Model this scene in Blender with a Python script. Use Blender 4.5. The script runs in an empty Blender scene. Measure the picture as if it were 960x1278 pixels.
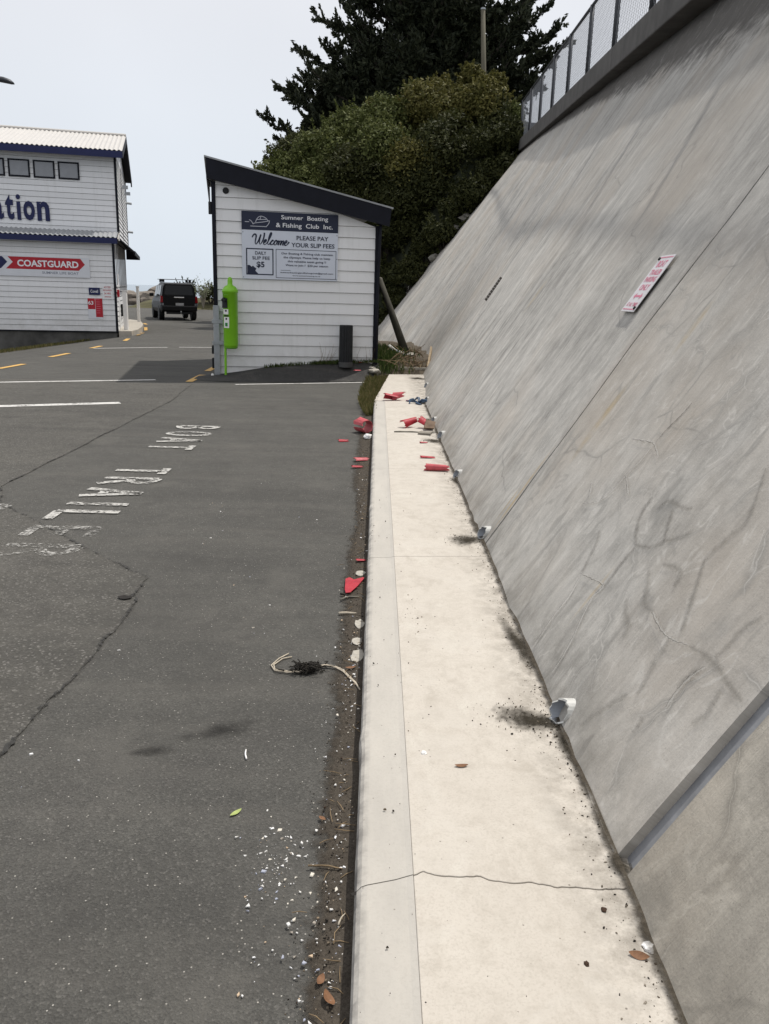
import bpy, bmesh, math, random
import numpy as np
from mathutils import Vector, Matrix, noise as mnoise
R = math.radians
rnd = random.Random(7)
nrg = np.random.default_rng(11)
SC = bpy.context.scene
COL = SC.collection

# ------------------------------------------------------------------ camera
cam = bpy.data.cameras.new("camera")
co = bpy.data.objects.new("camera", cam)
COL.objects.link(co)
cam.sensor_fit = 'VERTICAL'
cam.sensor_height = 36.0
cam.lens = 36.0 * 1034 / 1278
cam.clip_start = 0.05
cam.clip_end = 20000
# rows: the world X, Y, Z axes in camera space (right, down, forward)
MW = ((0.99956091, 0.02578871, 0.01459225), (-0.00747682, -0.25701552, 0.96637835), (0.02867208, -0.96606313, -0.25670985))
co.matrix_world = Matrix([[r[0], -r[1], -r[2], 0.0] for r in MW] + [[0, 0, 0, 1]])
co.location = (0, 0, 1.7)
SC.camera = co

# ------------------------------------------------------------------ sky and sun
SUN = Vector((1.35, 1.2, 3.8)).normalized()
w = bpy.data.worlds.new("World")
SC.world = w
w.use_nodes = True
nt = w.node_tree
nt.nodes.clear()
sky = nt.nodes.new('ShaderNodeTexSky')
sky.sky_type = 'NISHITA'
sky.sun_disc = False
sky.sun_elevation = math.asin(SUN.z)
sky.sun_rotation = math.atan2(SUN.x, SUN.y)
sky.dust_density = 4.0
sky.air_density = 1.0
tc = nt.nodes.new('ShaderNodeTexCoord')
sep = nt.nodes.new('ShaderNodeSeparateXYZ')
nt.links.new(tc.outputs['Generated'], sep.inputs[0])
ramp = nt.nodes.new('ShaderNodeValToRGB')          # thin high overcast: a pale veil, bluer low down over the sea
ramp.color_ramp.elements[0].position = 0.0
ramp.color_ramp.elements[0].color = (0.71, 0.785, 0.865, 1)
ramp.color_ramp.elements[1].position = 0.34
ramp.color_ramp.elements[1].color = (0.775, 0.78, 0.815, 1)
nt.links.new(sep.outputs['Z'], ramp.inputs[0])
cn = nt.nodes.new('ShaderNodeTexNoise')
cn.inputs['Scale'].default_value = 1.6
cn.inputs['Detail'].default_value = 4
nt.links.new(tc.outputs['Generated'], cn.inputs['Vector'])
cr = nt.nodes.new('ShaderNodeMapRange')
cr.inputs['From Min'].default_value = 0.3
cr.inputs['From Max'].default_value = 0.7
cr.inputs['To Min'].default_value = 10.1
cr.inputs['To Max'].default_value = 11.6
nt.links.new(cn.outputs['Fac'], cr.inputs['Value'])
veil = nt.nodes.new('ShaderNodeVectorMath')
veil.operation = 'SCALE'
nt.links.new(ramp.outputs['Color'], veil.inputs[0])
nt.links.new(cr.outputs['Result'], veil.inputs['Scale'])
mx = nt.nodes.new('ShaderNodeMix')
mx.data_type = 'RGBA'
mx.inputs[0].default_value = 0.93
nt.links.new(sky.outputs[0], mx.inputs[6])
nt.links.new(veil.outputs[0], mx.inputs[7])
bg = nt.nodes.new('ShaderNodeBackground')
bg.inputs['Strength'].default_value = 0.1
nt.links.new(mx.outputs[2], bg.inputs['Color'])
wo = nt.nodes.new('ShaderNodeOutputWorld')
nt.links.new(bg.outputs[0], wo.inputs['Surface'])

sl = bpy.data.lights.new("sun", 'SUN')
sl.energy = 3.6
sl.angle = R(1.0)
sl.color = (1.0, 0.955, 0.89)
so = bpy.data.objects.new("sun", sl)
COL.objects.link(so)
so.rotation_euler = (-SUN).to_track_quat('-Z', 'Y').to_euler()
so.location = (20, 20, 40)
SC.view_settings.view_transform = 'Standard'
SC.view_settings.look = 'None'
SC.view_settings.exposure = 0.0
SC.view_settings.gamma = 1.0
SC.cycles.max_bounces = 6

# ------------------------------------------------------------------ materials
class NG:
    """small helper round one material's nodes"""
    def __init__(s, name):
        s.m = bpy.data.materials.new(name)
        s.m.use_nodes = True
        s.t = s.m.node_tree
        s.t.nodes.clear()
        s.out = s.n('ShaderNodeOutputMaterial')
        s.p = s.n('ShaderNodeBsdfPrincipled')
        s.l(s.p.outputs[0], s.out.inputs['Surface'])
    def n(s, k, **kw):
        x = s.t.nodes.new(k)
        for a, b in kw.items():
            setattr(x, a, b)
        return x
    def l(s, a, b):
        s.t.links.new(a, b)
    def pos(s, kind='pos'):
        if kind == 'pos':
            return s.n('ShaderNodeNewGeometry').outputs['Position']
        if kind == 'uv':
            return s.n('ShaderNodeTexCoord').outputs['UV']
        return s.n('ShaderNodeTexCoord').outputs['Object']
    def scale(s, v, sc, loc=(0, 0, 0), rot=(0, 0, 0)):
        m = s.n('ShaderNodeMapping')
        m.inputs['Scale'].default_value = sc
        m.inputs['Location'].default_value = loc
        m.inputs['Rotation'].default_value = rot
        s.l(v, m.inputs['Vector'])
        return m.outputs[0]
    def noise(s, v, sc, det=4, rough=0.55, dist=0.0):
        x = s.n('ShaderNodeTexNoise')
        x.inputs['Scale'].default_value = sc
        x.inputs['Detail'].default_value = det
        x.inputs['Roughness'].default_value = rough
        x.inputs['Distortion'].default_value = dist
        s.l(v, x.inputs['Vector'])
        return x.outputs['Fac']
    def voro(s, v, sc, feat='F1', out='Distance', rnd_=1.0):
        x = s.n('ShaderNodeTexVoronoi', feature=feat)
        x.inputs['Scale'].default_value = sc
        x.inputs['Randomness'].default_value = rnd_
        s.l(v, x.inputs['Vector'])
        return x.outputs[out]
    def mr(s, v, a, b, c=0.0, d=1.0, smooth=False):
        x = s.n('ShaderNodeMapRange')
        if smooth:
            x.interpolation_type = 'SMOOTHSTEP'
        for i, q in zip(('From Min', 'From Max', 'To Min', 'To Max'), (a, b, c, d)):
            x.inputs[i].default_value = q
        s.l(v, x.inputs['Value'])
        return x.outputs['Result']
    def math(s, op, a, b=None):
        x = s.n('ShaderNodeMath', operation=op)
        for i, q in enumerate((a, b)):
            if q is None:
                continue
            if isinstance(q, (int, float)):
                x.inputs[i].default_value = q
            else:
                s.l(q, x.inputs[i])
        return x.outputs[0]
    def mix(s, f, a, b, mode='MIX'):
        x = s.n('ShaderNodeMix', data_type='RGBA', blend_type=mode)
        for i, q in ((0, f), (6, a), (7, b)):
            if isinstance(q, (int, float)):
                x.inputs[i].default_value = q
            elif isinstance(q, (tuple, list)):
                x.inputs[i].default_value = (*q[:3], 1)
            else:
                s.l(q, x.inputs[i])
        return x.outputs[2]
    def bump(s, h, strength=0.3, dist=0.01, prev=None):
        x = s.n('ShaderNodeBump')
        x.inputs['Strength'].default_value = strength
        x.inputs['Distance'].default_value = dist
        s.l(h, x.inputs['Height'])
        if prev is not None:
            s.l(prev, x.inputs['Normal'])
        return x.outputs[0]
    def done(s, col, rough=0.85, bump=None, spec=0.3, metal=0.0, alpha=None):
        if isinstance(col, (tuple, list)):
            s.p.inputs['Base Color'].default_value = (*col[:3], 1)
        else:
            s.l(col, s.p.inputs['Base Color'])
        if isinstance(rough, (int, float)):
            s.p.inputs['Roughness'].default_value = rough
        else:
            s.l(rough, s.p.inputs['Roughness'])
        s.p.inputs['Specular IOR Level'].default_value = spec
        s.p.inputs['Metallic'].default_value = metal
        if bump is not None:
            s.l(bump, s.p.inputs['Normal'])
        if alpha is not None:
            s.l(alpha, s.p.inputs['Alpha'])
        return s.m

def plain(name, col, rough=0.6, var=0.12, sc=6.0, bump=0.1, spec=0.3, metal=0.0, bsc=60.0, kind='pos', stretch=(1, 1, 1)):
    g = NG(name)
    v = g.scale(g.pos(kind), stretch)
    a = g.noise(v, sc, 5, 0.6)
    c = g.mix(g.mr(a, 0.3, 0.7), [x * (1 - var) for x in col], [x * (1 + var) for x in col])
    b = g.bump(g.noise(v, bsc, 3), bump, 0.004) if bump else None
    return g.done(c, rough, b, spec, metal)

def asphalt(name, base, warm, grain, light, big):
    g = NG(name)
    v = g.pos()
    n1 = g.noise(v, 0.45, 3, 0.6)
    n2 = g.noise(g.scale(v, (0.5, 2.2, 1)), 1.3, 5, 0.6)
    n3 = g.noise(v, 9.0, 5, 0.65)
    c = g.mix(g.mr(n1, 0.32, 0.68), [x * (1 - big) for x in base], [x * (1 + big) for x in warm])
    c = g.mix(g.mr(n2, 0.35, 0.75), c, [x * 1.28 for x in warm])
    c = g.mix(g.mr(n3, 0.35, 0.7, 0.0, 0.45), c, [x * 0.72 for x in base])
    cell = g.voro(v, grain, 'F1', 'Color')
    sepc = g.n('ShaderNodeSeparateColor')
    g.l(cell, sepc.inputs[0])
    c = g.mix(g.mr(sepc.outputs[0], 0.0, 1.0, 0.0, 0.62), c, [x * 0.55 for x in base])
    sp = g.mr(sepc.outputs[1], 0.86, 0.99, 0.0, light)
    c = g.mix(sp, c, (0.21, 0.20, 0.185))
    # pale grit, broken shell dust
    d = g.voro(v, 70.0, 'F1', 'Distance')
    cc = g.n('ShaderNodeSeparateColor')
    g.l(g.voro(v, 70.0, 'F1', 'Color'), cc.inputs[0])
    grit = g.math('MULTIPLY', g.mr(d, 0.10, 0.2, 1.0, 0.0), g.mr(cc.outputs[2], 0.975, 0.98))
    c = g.mix(grit, c, (0.42, 0.40, 0.36))
    band = g.noise(g.scale(v, (0.35, 3.4, 1), loc=(3, 1, 0)), 1.0, 4, 0.6, 0.3)
    c = g.mix(g.mr(band, 0.50, 0.74, 0.0, 0.40), c, (0.105, 0.099, 0.088))
    wear = g.noise(g.scale(v, (1, .8, 1), loc=(9, 4, 0)), 1.7, 6, 0.7)
    c = g.mix(g.mr(wear, 0.54, 0.70, 0.0, 0.60), c, (0.112, 0.107, 0.096))
    c = g.mix(g.mr(wear, 0.44, 0.30, 0.0, 0.40), c, [x * .62 for x in base])
    # oily stains
    st = g.mr(g.noise(g.scale(v, (1.2, 1, 1)), 0.8, 4, 0.5, 0.6), 0.66, 0.76, 0.0, 0.4, True)
    c = g.mix(st, c, [x * 0.5 for x in base])
    b = g.bump(g.voro(v, grain, 'F1', 'Distance'), 0.65, 0.006)
    b = g.bump(g.noise(v, grain * 0.25, 4, 0.7), 0.45, 0.008, b)
    b = g.bump(n2, 0.3, 0.03, b)
    return g.done(c, 0.9, b, 0.25)

M = {}
M['asphalt'] = asphalt('asphalt', (0.079, 0.077, 0.071), (0.090, 0.0875, 0.079), 150.0, 0.30, 0.20)
M['old_asphalt'] = asphalt('old_asphalt', (0.073, 0.0705, 0.064), (0.091, 0.087, 0.077), 105.0, 0.6, 0.22)
M['apron'] = asphalt('apron_asphalt', (0.048, 0.047, 0.046), (0.054, 0.053, 0.051), 160.0, 0.5, 0.12)

def concrete_path():
    g = NG('footpath_concrete')
    v = g.pos()
    sx = g.n('ShaderNodeSeparateXYZ')
    g.l(v, sx.inputs[0])
    n1 = g.noise(v, 1.6, 4, 0.6)
    n2 = g.noise(v, 14.0, 6, 0.7)
    n3 = g.noise(v, 160.0, 3, 0.6)
    c = g.mix(g.mr(n1, 0.3, 0.7), (0.475, 0.438, 0.385), (0.53, 0.492, 0.435))
    c = g.mix(g.mr(n2, 0.46, 0.72, 0.0, 0.60), c, (0.385, 0.35, 0.30))
    n4 = g.noise(g.scale(v, (1.6, .7, 1), loc=(4, 2, 0)), 4.2, 6, 0.7, 0.5)
    c = g.mix(g.mr(n4, 0.55, 0.70, 0.0, 0.5), c, (0.36, 0.325, 0.275))
    c = g.mix(g.mr(n4, 0.44, 0.30, 0.0, 0.6), c, (0.56, 0.53, 0.47))
    c = g.mix(g.mr(n3, 0.48, 0.70, 0.0, 0.42), c, (0.34, 0.31, 0.265))
    ring = g.mr(g.noise(v, 2.3, 3, 0.5, 1.5), 0.56, 0.6, 0.0, 0.22, True)
    c = g.mix(ring, c, (0.52, 0.49, 0.44))
    # small dark specks and pits
    d = g.voro(v, 26.0, 'F1', 'Distance')
    cc = g.n('ShaderNodeSeparateColor')
    g.l(g.voro(v, 26.0, 'F1', 'Color'), cc.inputs[0])
    sp = g.math('MULTIPLY', g.mr(d, 0.05, 0.10, 1.0, 0.0), g.mr(cc.outputs[0], 0.82, 0.83))
    c = g.mix(g.math('MULTIPLY', sp, 0.75), c, (0.10, 0.085, 0.07))
    # grime washed against the foot of the wall
    edge = g.mr(sx.outputs['X'], 0.52, 0.76)
    em = g.math('MULTIPLY', edge, g.mr(g.noise(v, 11.0, 6, 0.75), 0.40, 0.66))
    c = g.mix(g.math('MULTIPLY', em, 0.85), c, (0.12, 0.105, 0.085))
    b = g.bump(n3, 0.25, 0.003)
    b = g.bump(n2, 0.2, 0.006, b)
    b = g.bump(sp, -0.4, 0.004, b)
    return g.done(c, 0.85, b, 0.3)
M['path'] = concrete_path()

def kerb_conc():
    g = NG('kerb_concrete')
    v = g.pos()
    sx = g.n('ShaderNodeSeparateXYZ')
    g.l(v, sx.inputs[0])
    n1 = g.noise(g.scale(v, (1, 0.35, 1)), 5.0, 5, 0.65)
    n2 = g.noise(v, 90.0, 4, 0.65)
    c = g.mix(g.mr(n1, 0.3, 0.7), (0.40, 0.38, 0.345), (0.475, 0.45, 0.405))
    c = g.mix(g.mr(n2, 0.5, 0.8, 0.0, 0.3), c, (0.30, 0.28, 0.25))
    d = g.voro(v, 34.0, 'F1', 'Distance')
    cc = g.n('ShaderNodeSeparateColor')
    g.l(g.voro(v, 34.0, 'F1', 'Color'), cc.inputs[0])
    sp = g.math('MULTIPLY', g.mr(d, 0.06, 0.12, 1.0, 0.0), g.mr(cc.outputs[0], 0.88, 0.89))
    c = g.mix(g.math('MULTIPLY', sp, 0.6), c, (0.13, 0.11, 0.09))
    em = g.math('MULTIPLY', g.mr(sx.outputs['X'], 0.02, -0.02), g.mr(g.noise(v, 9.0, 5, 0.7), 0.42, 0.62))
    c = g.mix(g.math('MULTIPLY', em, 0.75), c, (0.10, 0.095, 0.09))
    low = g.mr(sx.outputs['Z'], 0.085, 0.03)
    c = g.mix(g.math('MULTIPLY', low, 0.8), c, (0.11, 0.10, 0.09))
    b = g.bump(n2, 0.3, 0.004)
    return g.done(c, 0.88, b, 0.3)
M['kerb'] = kerb_conc()

def wall_conc(name, tint, rough_k, stains):
    g = NG(name)
    uv = g.pos('uv')
    warp = g.n('ShaderNodeVectorMath', operation='ADD')
    wn = g.n('ShaderNodeTexNoise')
    wn.inputs['Scale'].default_value = 1.3
    wn.inputs['Detail'].default_value = 3
    g.l(uv, wn.inputs['Vector'])
    ws = g.n('ShaderNodeVectorMath', operation='SCALE')
    ws.inputs['Scale'].default_value = 0.5
    g.l(wn.outputs['Color'], ws.inputs[0])
    g.l(uv, warp.inputs[0])
    g.l(ws.outputs[0], warp.inputs[1])
    wv = warp.outputs[0]
    blot = g.noise(uv, 0.75, 5, 0.62, 0.4)
    mid = g.noise(uv, 4.5, 6, 0.68)
    streak = g.noise(g.scale(uv, (9, 0.55, 1)), 1.0, 5, 0.65, 0.3)
    streak2 = g.noise(g.scale(uv, (34, 1.1, 1)), 1.0, 4, 0.6)
    brush = g.noise(g.scale(wv, (5.0, 0.9, 1), rot=(0, 0, R(24))), 1.0, 5, 0.7, 0.2)
    fine = g.noise(uv, 120.0, 4, 0.7)
    t = tint
    su = g.n('ShaderNodeSeparateXYZ')
    g.l(uv, su.inputs[0])
    far = g.mr(su.outputs['X'], 3.0, 9.0)
    near = g.mr(su.outputs['X'], 3.0, 8.0, 1.0, 0.0)
    mul = lambda a, b: g.math('MULTIPLY', a, b)
    D = lambda k: [t[0] * k, t[1] * k, t[2] * k]
    mid2 = g.noise(g.scale(uv, (1.0, .6, 1), loc=(2, 8, 0)), 12.0, 6, 0.72)
    sk = g.mr(far, 0, 1, 0.35, 1.0)
    def dev(n_, k):
        return mul(g.math('SUBTRACT', n_, 0.5), k)
    streak3 = g.noise(g.scale(uv, (4.0, 0.30, 1), loc=(1, 4, 0)), 1.0, 4, 0.6, 0.2)
    V = g.math('ADD', dev(blot, 0.95), dev(mid, 0.75))
    V = g.math('ADD', V, dev(mid2, 0.75))
    V = g.math('ADD', V, dev(fine, 0.55))
    V = g.math('ADD', V, mul(g.math('ADD', g.math('ADD', dev(streak, 1.0), dev(streak2, 1.0)), dev(streak3, 0.9)), sk))
    V = g.math('ADD', V, mul(dev(brush, 0.8), g.mr(near, 0, 1, .3, 1)))
    V = g.math('ADD', V, 0.5)
    rmp = g.n('ShaderNodeValToRGB')
    for q_, (p_, k_) in enumerate(((0.0, .50), (.30, .78), (.5, 1.0), (.70, 1.17), (1.0, 1.5))):
        el = rmp.color_ramp.elements[q_] if q_ < 2 else rmp.color_ramp.elements.new(p_)
        el.position = p_
        el.color = (*D(k_), 1)
    g.l(V, rmp.inputs[0])
    c = rmp.outputs[0]
    warmb = g.noise(g.scale(uv, (1, 0.8, 1), loc=(7, 3, 0)), 0.6, 4, 0.6)
    c = g.mix(g.mr(warmb, 0.48, 0.68, 0.0, 0.6), c, (t[0] * 1.04, t[1] * 0.95, t[2] * 0.86))
    # darker zone fading down from the coping
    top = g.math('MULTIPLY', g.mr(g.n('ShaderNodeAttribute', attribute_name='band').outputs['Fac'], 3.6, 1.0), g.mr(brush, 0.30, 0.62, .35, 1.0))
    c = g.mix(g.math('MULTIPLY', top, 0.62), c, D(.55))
    # black lichen plus the coping's overhang shade, both painted into this band
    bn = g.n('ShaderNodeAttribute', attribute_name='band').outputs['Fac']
    lich_shade = g.mr(g.math('ADD', bn, g.math('MULTIPLY', g.math('SUBTRACT', mid, 0.5), 0.9)), 0.70, 1.12, 1.0, 0.0, True)
    c = g.mix(mul(lich_shade, 0.86), c, (0.055, 0.050, 0.045))
    # float-finish smears and veins on the near panels
    rn = g.noise(g.scale(wv, (1.0, 0.62, 1), rot=(0, 0, R(28))), 1.9, 3, 0.5, 0.9)
    ridge = g.math('ABSOLUTE', g.math('SUBTRACT', rn, 0.5))
    vein = mul(g.mr(ridge, 0.004, 0.022, 1.0, 0.0, True), g.mr(mid, 0.40, 0.56))
    pl2 = g.mr(g.noise(uv, 1.1, 3, 0.5), 0.44, 0.60)
    c = g.mix(mul(mul(vein, pl2), g.mr(near, 0, 1, .2, .75)), c, D(.60))
    w2 = g.n('ShaderNodeTexNoise')
    w2.inputs['Scale'].default_value = 2.4
    w2.inputs['Detail'].default_value = 3
    g.l(uv, w2.inputs['Vector'])
    w2s = g.n('ShaderNodeVectorMath', operation='SCALE')
    w2s.inputs['Scale'].default_value = 0.42
    g.l(w2.outputs['Color'], w2s.inputs[0])
    w2a = g.n('ShaderNodeVectorMath', operation='ADD')
    g.l(uv, w2a.inputs[0])
    g.l(w2s.outputs[0], w2a.inputs[1])
    e3 = g.voro(g.scale(w2a.outputs[0], (1.25, .8, 1)), 1.5, 'DISTANCE_TO_EDGE', 'Distance')
    wid = g.mr(mid, 0.3, 0.7, 0.012, 0.055)
    webm = g.mr(g.noise(uv, 1.7, 2, 0.5), 0.44, 0.54)
    web = g.math('SUBTRACT', 1.0, g.math('MINIMUM', g.math('DIVIDE', e3, wid), 1.0))
    c = g.mix(mul(mul(web, webm), g.mr(near, 0, 1, 0.0, .62)), c, D(.55))
    thin = mul(g.mr(e3, 0.0, 0.005, 1.0, 0.0), webm)
    c = g.mix(mul(thin, g.mr(near, 0, 1, 0.0, .5)), c, D(1.35))
    rn2 = g.noise(g.scale(wv, (1.4, 0.8, 1), rot=(0, 0, R(-35)), loc=(5, 2, 0)), 2.6, 3, 0.5, 0.6)
    ridge2 = g.math('ABSOLUTE', g.math('SUBTRACT', rn2, 0.52))
    vein2 = mul(g.mr(ridge2, 0.003, 0.014, 1.0, 0.0, True), g.mr(mid2, 0.42, 0.58))
    c = g.mix(mul(vein2, g.mr(near, 0, 1, .10, .5)), c, D(1.30))
    sm = g.noise(g.scale(wv, (8.0, 1.5, 1), rot=(0, 0, R(-12)), loc=(3, 9, 0)), 1.0, 2, 0.4)
    smm = mul(g.mr(sm, 0.66, 0.70, 0.0, 1.0, True), g.mr(mid, 0.36, 0.5))
    c = g.mix(mul(smm, g.mr(near, 0, 1, .15, .6)), c, D(.58))
    scr = g.noise(g.scale(wv, (60, 2.2, 1), rot=(0, 0, R(20))), 1.0, 3, 0.6)
    c = g.mix(mul(g.mr(scr, 0.60, 0.72, 0.0, 0.5), g.mr(mid, 0.45, 0.65)), c, D(1.28))
    # crack web: thin lines, only in places
    e = g.voro(wv, 0.9, 'DISTANCE_TO_EDGE', 'Distance')
    place = g.mr(g.noise(uv, 0.9, 2, 0.5), 0.46, 0.58)
    ln = mul(g.mr(e, 0.002, 0.008, 1.0, 0.0), place)
    halo = mul(g.mr(e, 0.006, 0.035, 1.0, 0.0), place)
    c = g.mix(mul(halo, g.mr(mid, 0.35, 0.6, 0.0, 0.28)), c, D(.72))
    c = g.mix(mul(ln, g.mr(mid2, 0.35, 0.6, 0.05, 0.6)), c, D(.45))
    # ochre seepage, each where the photograph has it (u = metres along, v = metres up the slope)
    if stains:
        for (u0, v0, a, b_, rot, k) in stains:
            mp = g.scale(uv, (1 / a, 1 / b_, 1), loc=(-u0 / a, -v0 / b_, 0))
            ln_ = g.n('ShaderNodeVectorMath', operation='LENGTH')
            g.l(mp, ln_.inputs[0])
            f = g.math('MULTIPLY', g.mr(ln_.outputs['Value'], 0.1, 1.0, k, 0.0, True), g.mr(mid, 0.3, 0.6))
            c = g.mix(f, c, (0.42, 0.31, 0.15))
    pore = mul(g.mr(g.voro(uv, 55.0, 'F1', 'Distance'), 0.08, 0.16, 1.0, 0.0), g.mr(mid2, 0.42, 0.6))
    c = g.mix(mul(pore, 0.6), c, D(.45))
    sv = g.n('ShaderNodeSeparateXYZ')
    g.l(uv, sv.inputs[0])
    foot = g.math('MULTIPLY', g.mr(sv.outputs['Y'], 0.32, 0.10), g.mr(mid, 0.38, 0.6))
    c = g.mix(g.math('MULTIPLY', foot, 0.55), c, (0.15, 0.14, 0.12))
    b = g.bump(fine, 0.25 * rough_k, 0.004)
    b = g.bump(mid, 0.30 * rough_k, 0.015, b)
    b = g.bump(streak, 0.30 * rough_k, 0.02, b)
    b = g.bump(brush, 0.25 * rough_k, 0.012, b)
    b = g.bump(ln, -0.6, 0.006, b)
    return g.done(c, 0.9, b, 0.25)
STAINS = [(4.75, 1.05, .07, .34, 0, .8), (4.45, 1.72, .06, .22, 0, .55), (5.22, 0.42, .035, .45, 0, .8),
          (3.35, 0.42, .02, .22, 0, .5), (5.30, .30, .02, .25, 0, .6), (9.6, 1.9, .12, .3, 0, .4), (11.2, 1.2, .05, .4, 0, .3)]
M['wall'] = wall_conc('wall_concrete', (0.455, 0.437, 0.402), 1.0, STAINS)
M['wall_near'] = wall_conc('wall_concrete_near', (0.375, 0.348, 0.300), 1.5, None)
M['coping'] = plain('coping_concrete', (0.105, 0.10, 0.094), 0.9, 0.2, 3.0, 0.3)
M['sealant'] = plain('joint_sealant', (0.20, 0.205, 0.215), 0.7, 0.25, 9.0, 0.2)

def ragged(name, col, col2, edge=0.5, sc=30.0, hard=0.25):
    """loose earth: opaque in the middle of its sheet, broken up towards the rim (vertex attribute 'core')"""
    g = NG(name)
    v = g.pos()
    a = g.n('ShaderNodeAttribute', attribute_name='core')
    n = g.noise(v, sc, 6, 0.75)
    n2 = g.noise(v, sc * 5, 3, 0.7)
    alpha = g.mr(g.math('ADD', a.outputs['Fac'], g.math('MULTIPLY', g.math('SUBTRACT', n, 0.5), 1.6)), edge - hard, edge + hard)
    c = g.mix(g.mr(n2, 0.3, 0.7), col, col2)
    c = g.mix(g.mr(n, 0.45, 0.7, 0.0, 0.5), c, [x * .5 for x in col])
    b = g.bump(n2, 0.7, 0.008)
    b = g.bump(n, 0.5, 0.015, b)
    return g.done(c, 0.95, b, 0.15, alpha=alpha)
M['dirt'] = ragged('gutter_dirt', (0.050, 0.042, 0.033), (0.096, 0.082, 0.066), 0.46, 22.0, 0.25)
M['mud'] = ragged('mud', (0.030, 0.026, 0.019), (0.065, 0.055, 0.040), 0.50, 42.0, 0.42)
M['grime'] = ragged('grime', (0.045, 0.038, 0.028), (0.10, 0.085, 0.065), 0.62, 13.0, 0.25)
M['oil'] = ragged('oil_stain', (0.028, 0.027, 0.026), (0.046, 0.044, 0.041), 0.95, 7.0, 0.75)
M['soil'] = plain('soil', (0.075, 0.06, 0.042), 0.95, 0.4, 6.0, 0.8, bsc=25)

def paint(name, col, wear, sc=30.0):
    g = NG(name)
    v = g.pos()
    n = g.noise(v, sc, 6, 0.75)
    n2 = g.noise(v, 2.6, 3, 0.6)
    al = g.mr(g.math('ADD', n, g.math('MULTIPLY', n2, 0.5)), wear - 0.07, wear + 0.07)
    c = g.mix(g.mr(g.noise(v, 8.0, 4), 0.3, 0.7), [x * .8 for x in col], col)
    return g.done(c, 0.7, g.bump(n, 0.3, 0.003), 0.3, alpha=al)
M['paint'] = paint('road_paint_white', (0.62, 0.61, 0.58), 0.63)
M['paint_worn'] = paint('road_paint_worn', (0.50, 0.49, 0.46), 0.71)
M['paint_faded'] = paint('road_paint_faded', (0.42, 0.41, 0.385), 0.81, 34.0)
M['paint_yellow'] = paint('road_paint_yellow', (0.62, 0.38, 0.11), 0.56)
M['crack'] = plain('crack_dark', (0.022, 0.02, 0.018), 0.95, 0.3, 20)
M['seam'] = paint('seam_tar', (0.036, 0.035, 0.032), 0.76, 15.0)
def g_board(name, col):
    g = NG(name)
    v = g.pos()
    drip = g.noise(g.scale(v, (7, 7, .5)), 1.0, 5, 0.65)
    mott = g.noise(v, 2.2, 5, 0.65)
    sx = g.n('ShaderNodeSeparateXYZ')
    g.l(v, sx.inputs[0])
    r = g.n('ShaderNodeObjectInfo').outputs['Random']
    c = g.mix(g.mr(r, 0, 1), [x * .95 for x in col], [x * 1.03 for x in col])
    c = g.mix(g.mr(drip, 0.52, 0.75, 0.0, 0.35), c, [col[0] * .72, col[1] * .71, col[2] * .68])
    c = g.mix(g.mr(mott, 0.55, 0.75, 0.0, 0.25), c, [x * .80 for x in col])
    low = g.math('MULTIPLY', g.mr(sx.outputs['Z'], 0.9, 0.15), g.mr(mott, 0.35, 0.6))
    c = g.mix(g.math('MULTIPLY', low, 0.35), c, (0.38, 0.37, 0.33))
    b = g.bump(g.noise(g.scale(v, (.6, .6, 8)), 30, 3), 0.12, 0.003)
    return g.done(c, 0.5, b, 0.3)
M['board'] = g_board('white_board_paint', (0.79, 0.795, 0.80))
M['board2'] = g_board('cream_board_paint', (0.76, 0.765, 0.775))
M['navy'] = plain('navy_trim', (0.007, 0.008, 0.014), 0.6, 0.2, 5, 0.1, spec=.2)
M['navyblue'] = plain('navy_blue_paint', (0.013, 0.018, 0.075), 0.5, 0.12, 5, 0.05)
M['roofing'] = plain('cream_roof_steel', (0.52, 0.50, 0.47), 0.45, 0.05, 2, 0.05)
M['roofgrey'] = plain('grey_roof_steel', (0.30, 0.31, 0.32), 0.45, 0.1, 2, 0.05)
M['footing'] = plain('footing_concrete', (0.10, 0.098, 0.092), 0.9, 0.45, 1.4, 0.4)
M['glass'] = NG('dark_window_glass').done((0.06, 0.066, 0.075), 0.08, None, 0.6)
M['blind'] = plain('window_blind', (0.24, 0.25, 0.27), 0.25, 0.08, 4, 0.0, spec=0.6)
M['signwhite'] = plain('sign_white', (0.62, 0.66, 0.74), 0.4, 0.03, 3, 0.02)
M['boardwhite'] = plain('sign_cool_white', (0.66, 0.68, 0.72), 0.4, 0.03, 3, 0.02)
M['plainwhite'] = plain('plain_white', (0.80, 0.79, 0.77), 0.45, 0.05, 5, 0.05)
M['lettering'] = plain('lettering_dark', (0.018, 0.024, 0.05), 0.5, 0.05, 5, 0)
M['letterwhite'] = plain('lettering_white', (0.78, 0.79, 0.82), 0.5, 0.03, 5, 0)
M['lettergrey'] = plain('lettering_grey', (0.22, 0.24, 0.30), 0.5, 0.03, 5, 0)
M['red'] = plain('sign_red', (0.42, 0.018, 0.03), 0.45, 0.08, 4, 0.02)
M['pink'] = plain('faded_red_print', (0.62, 0.20, 0.28), 0.5, 0.1, 30, 0)
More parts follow.
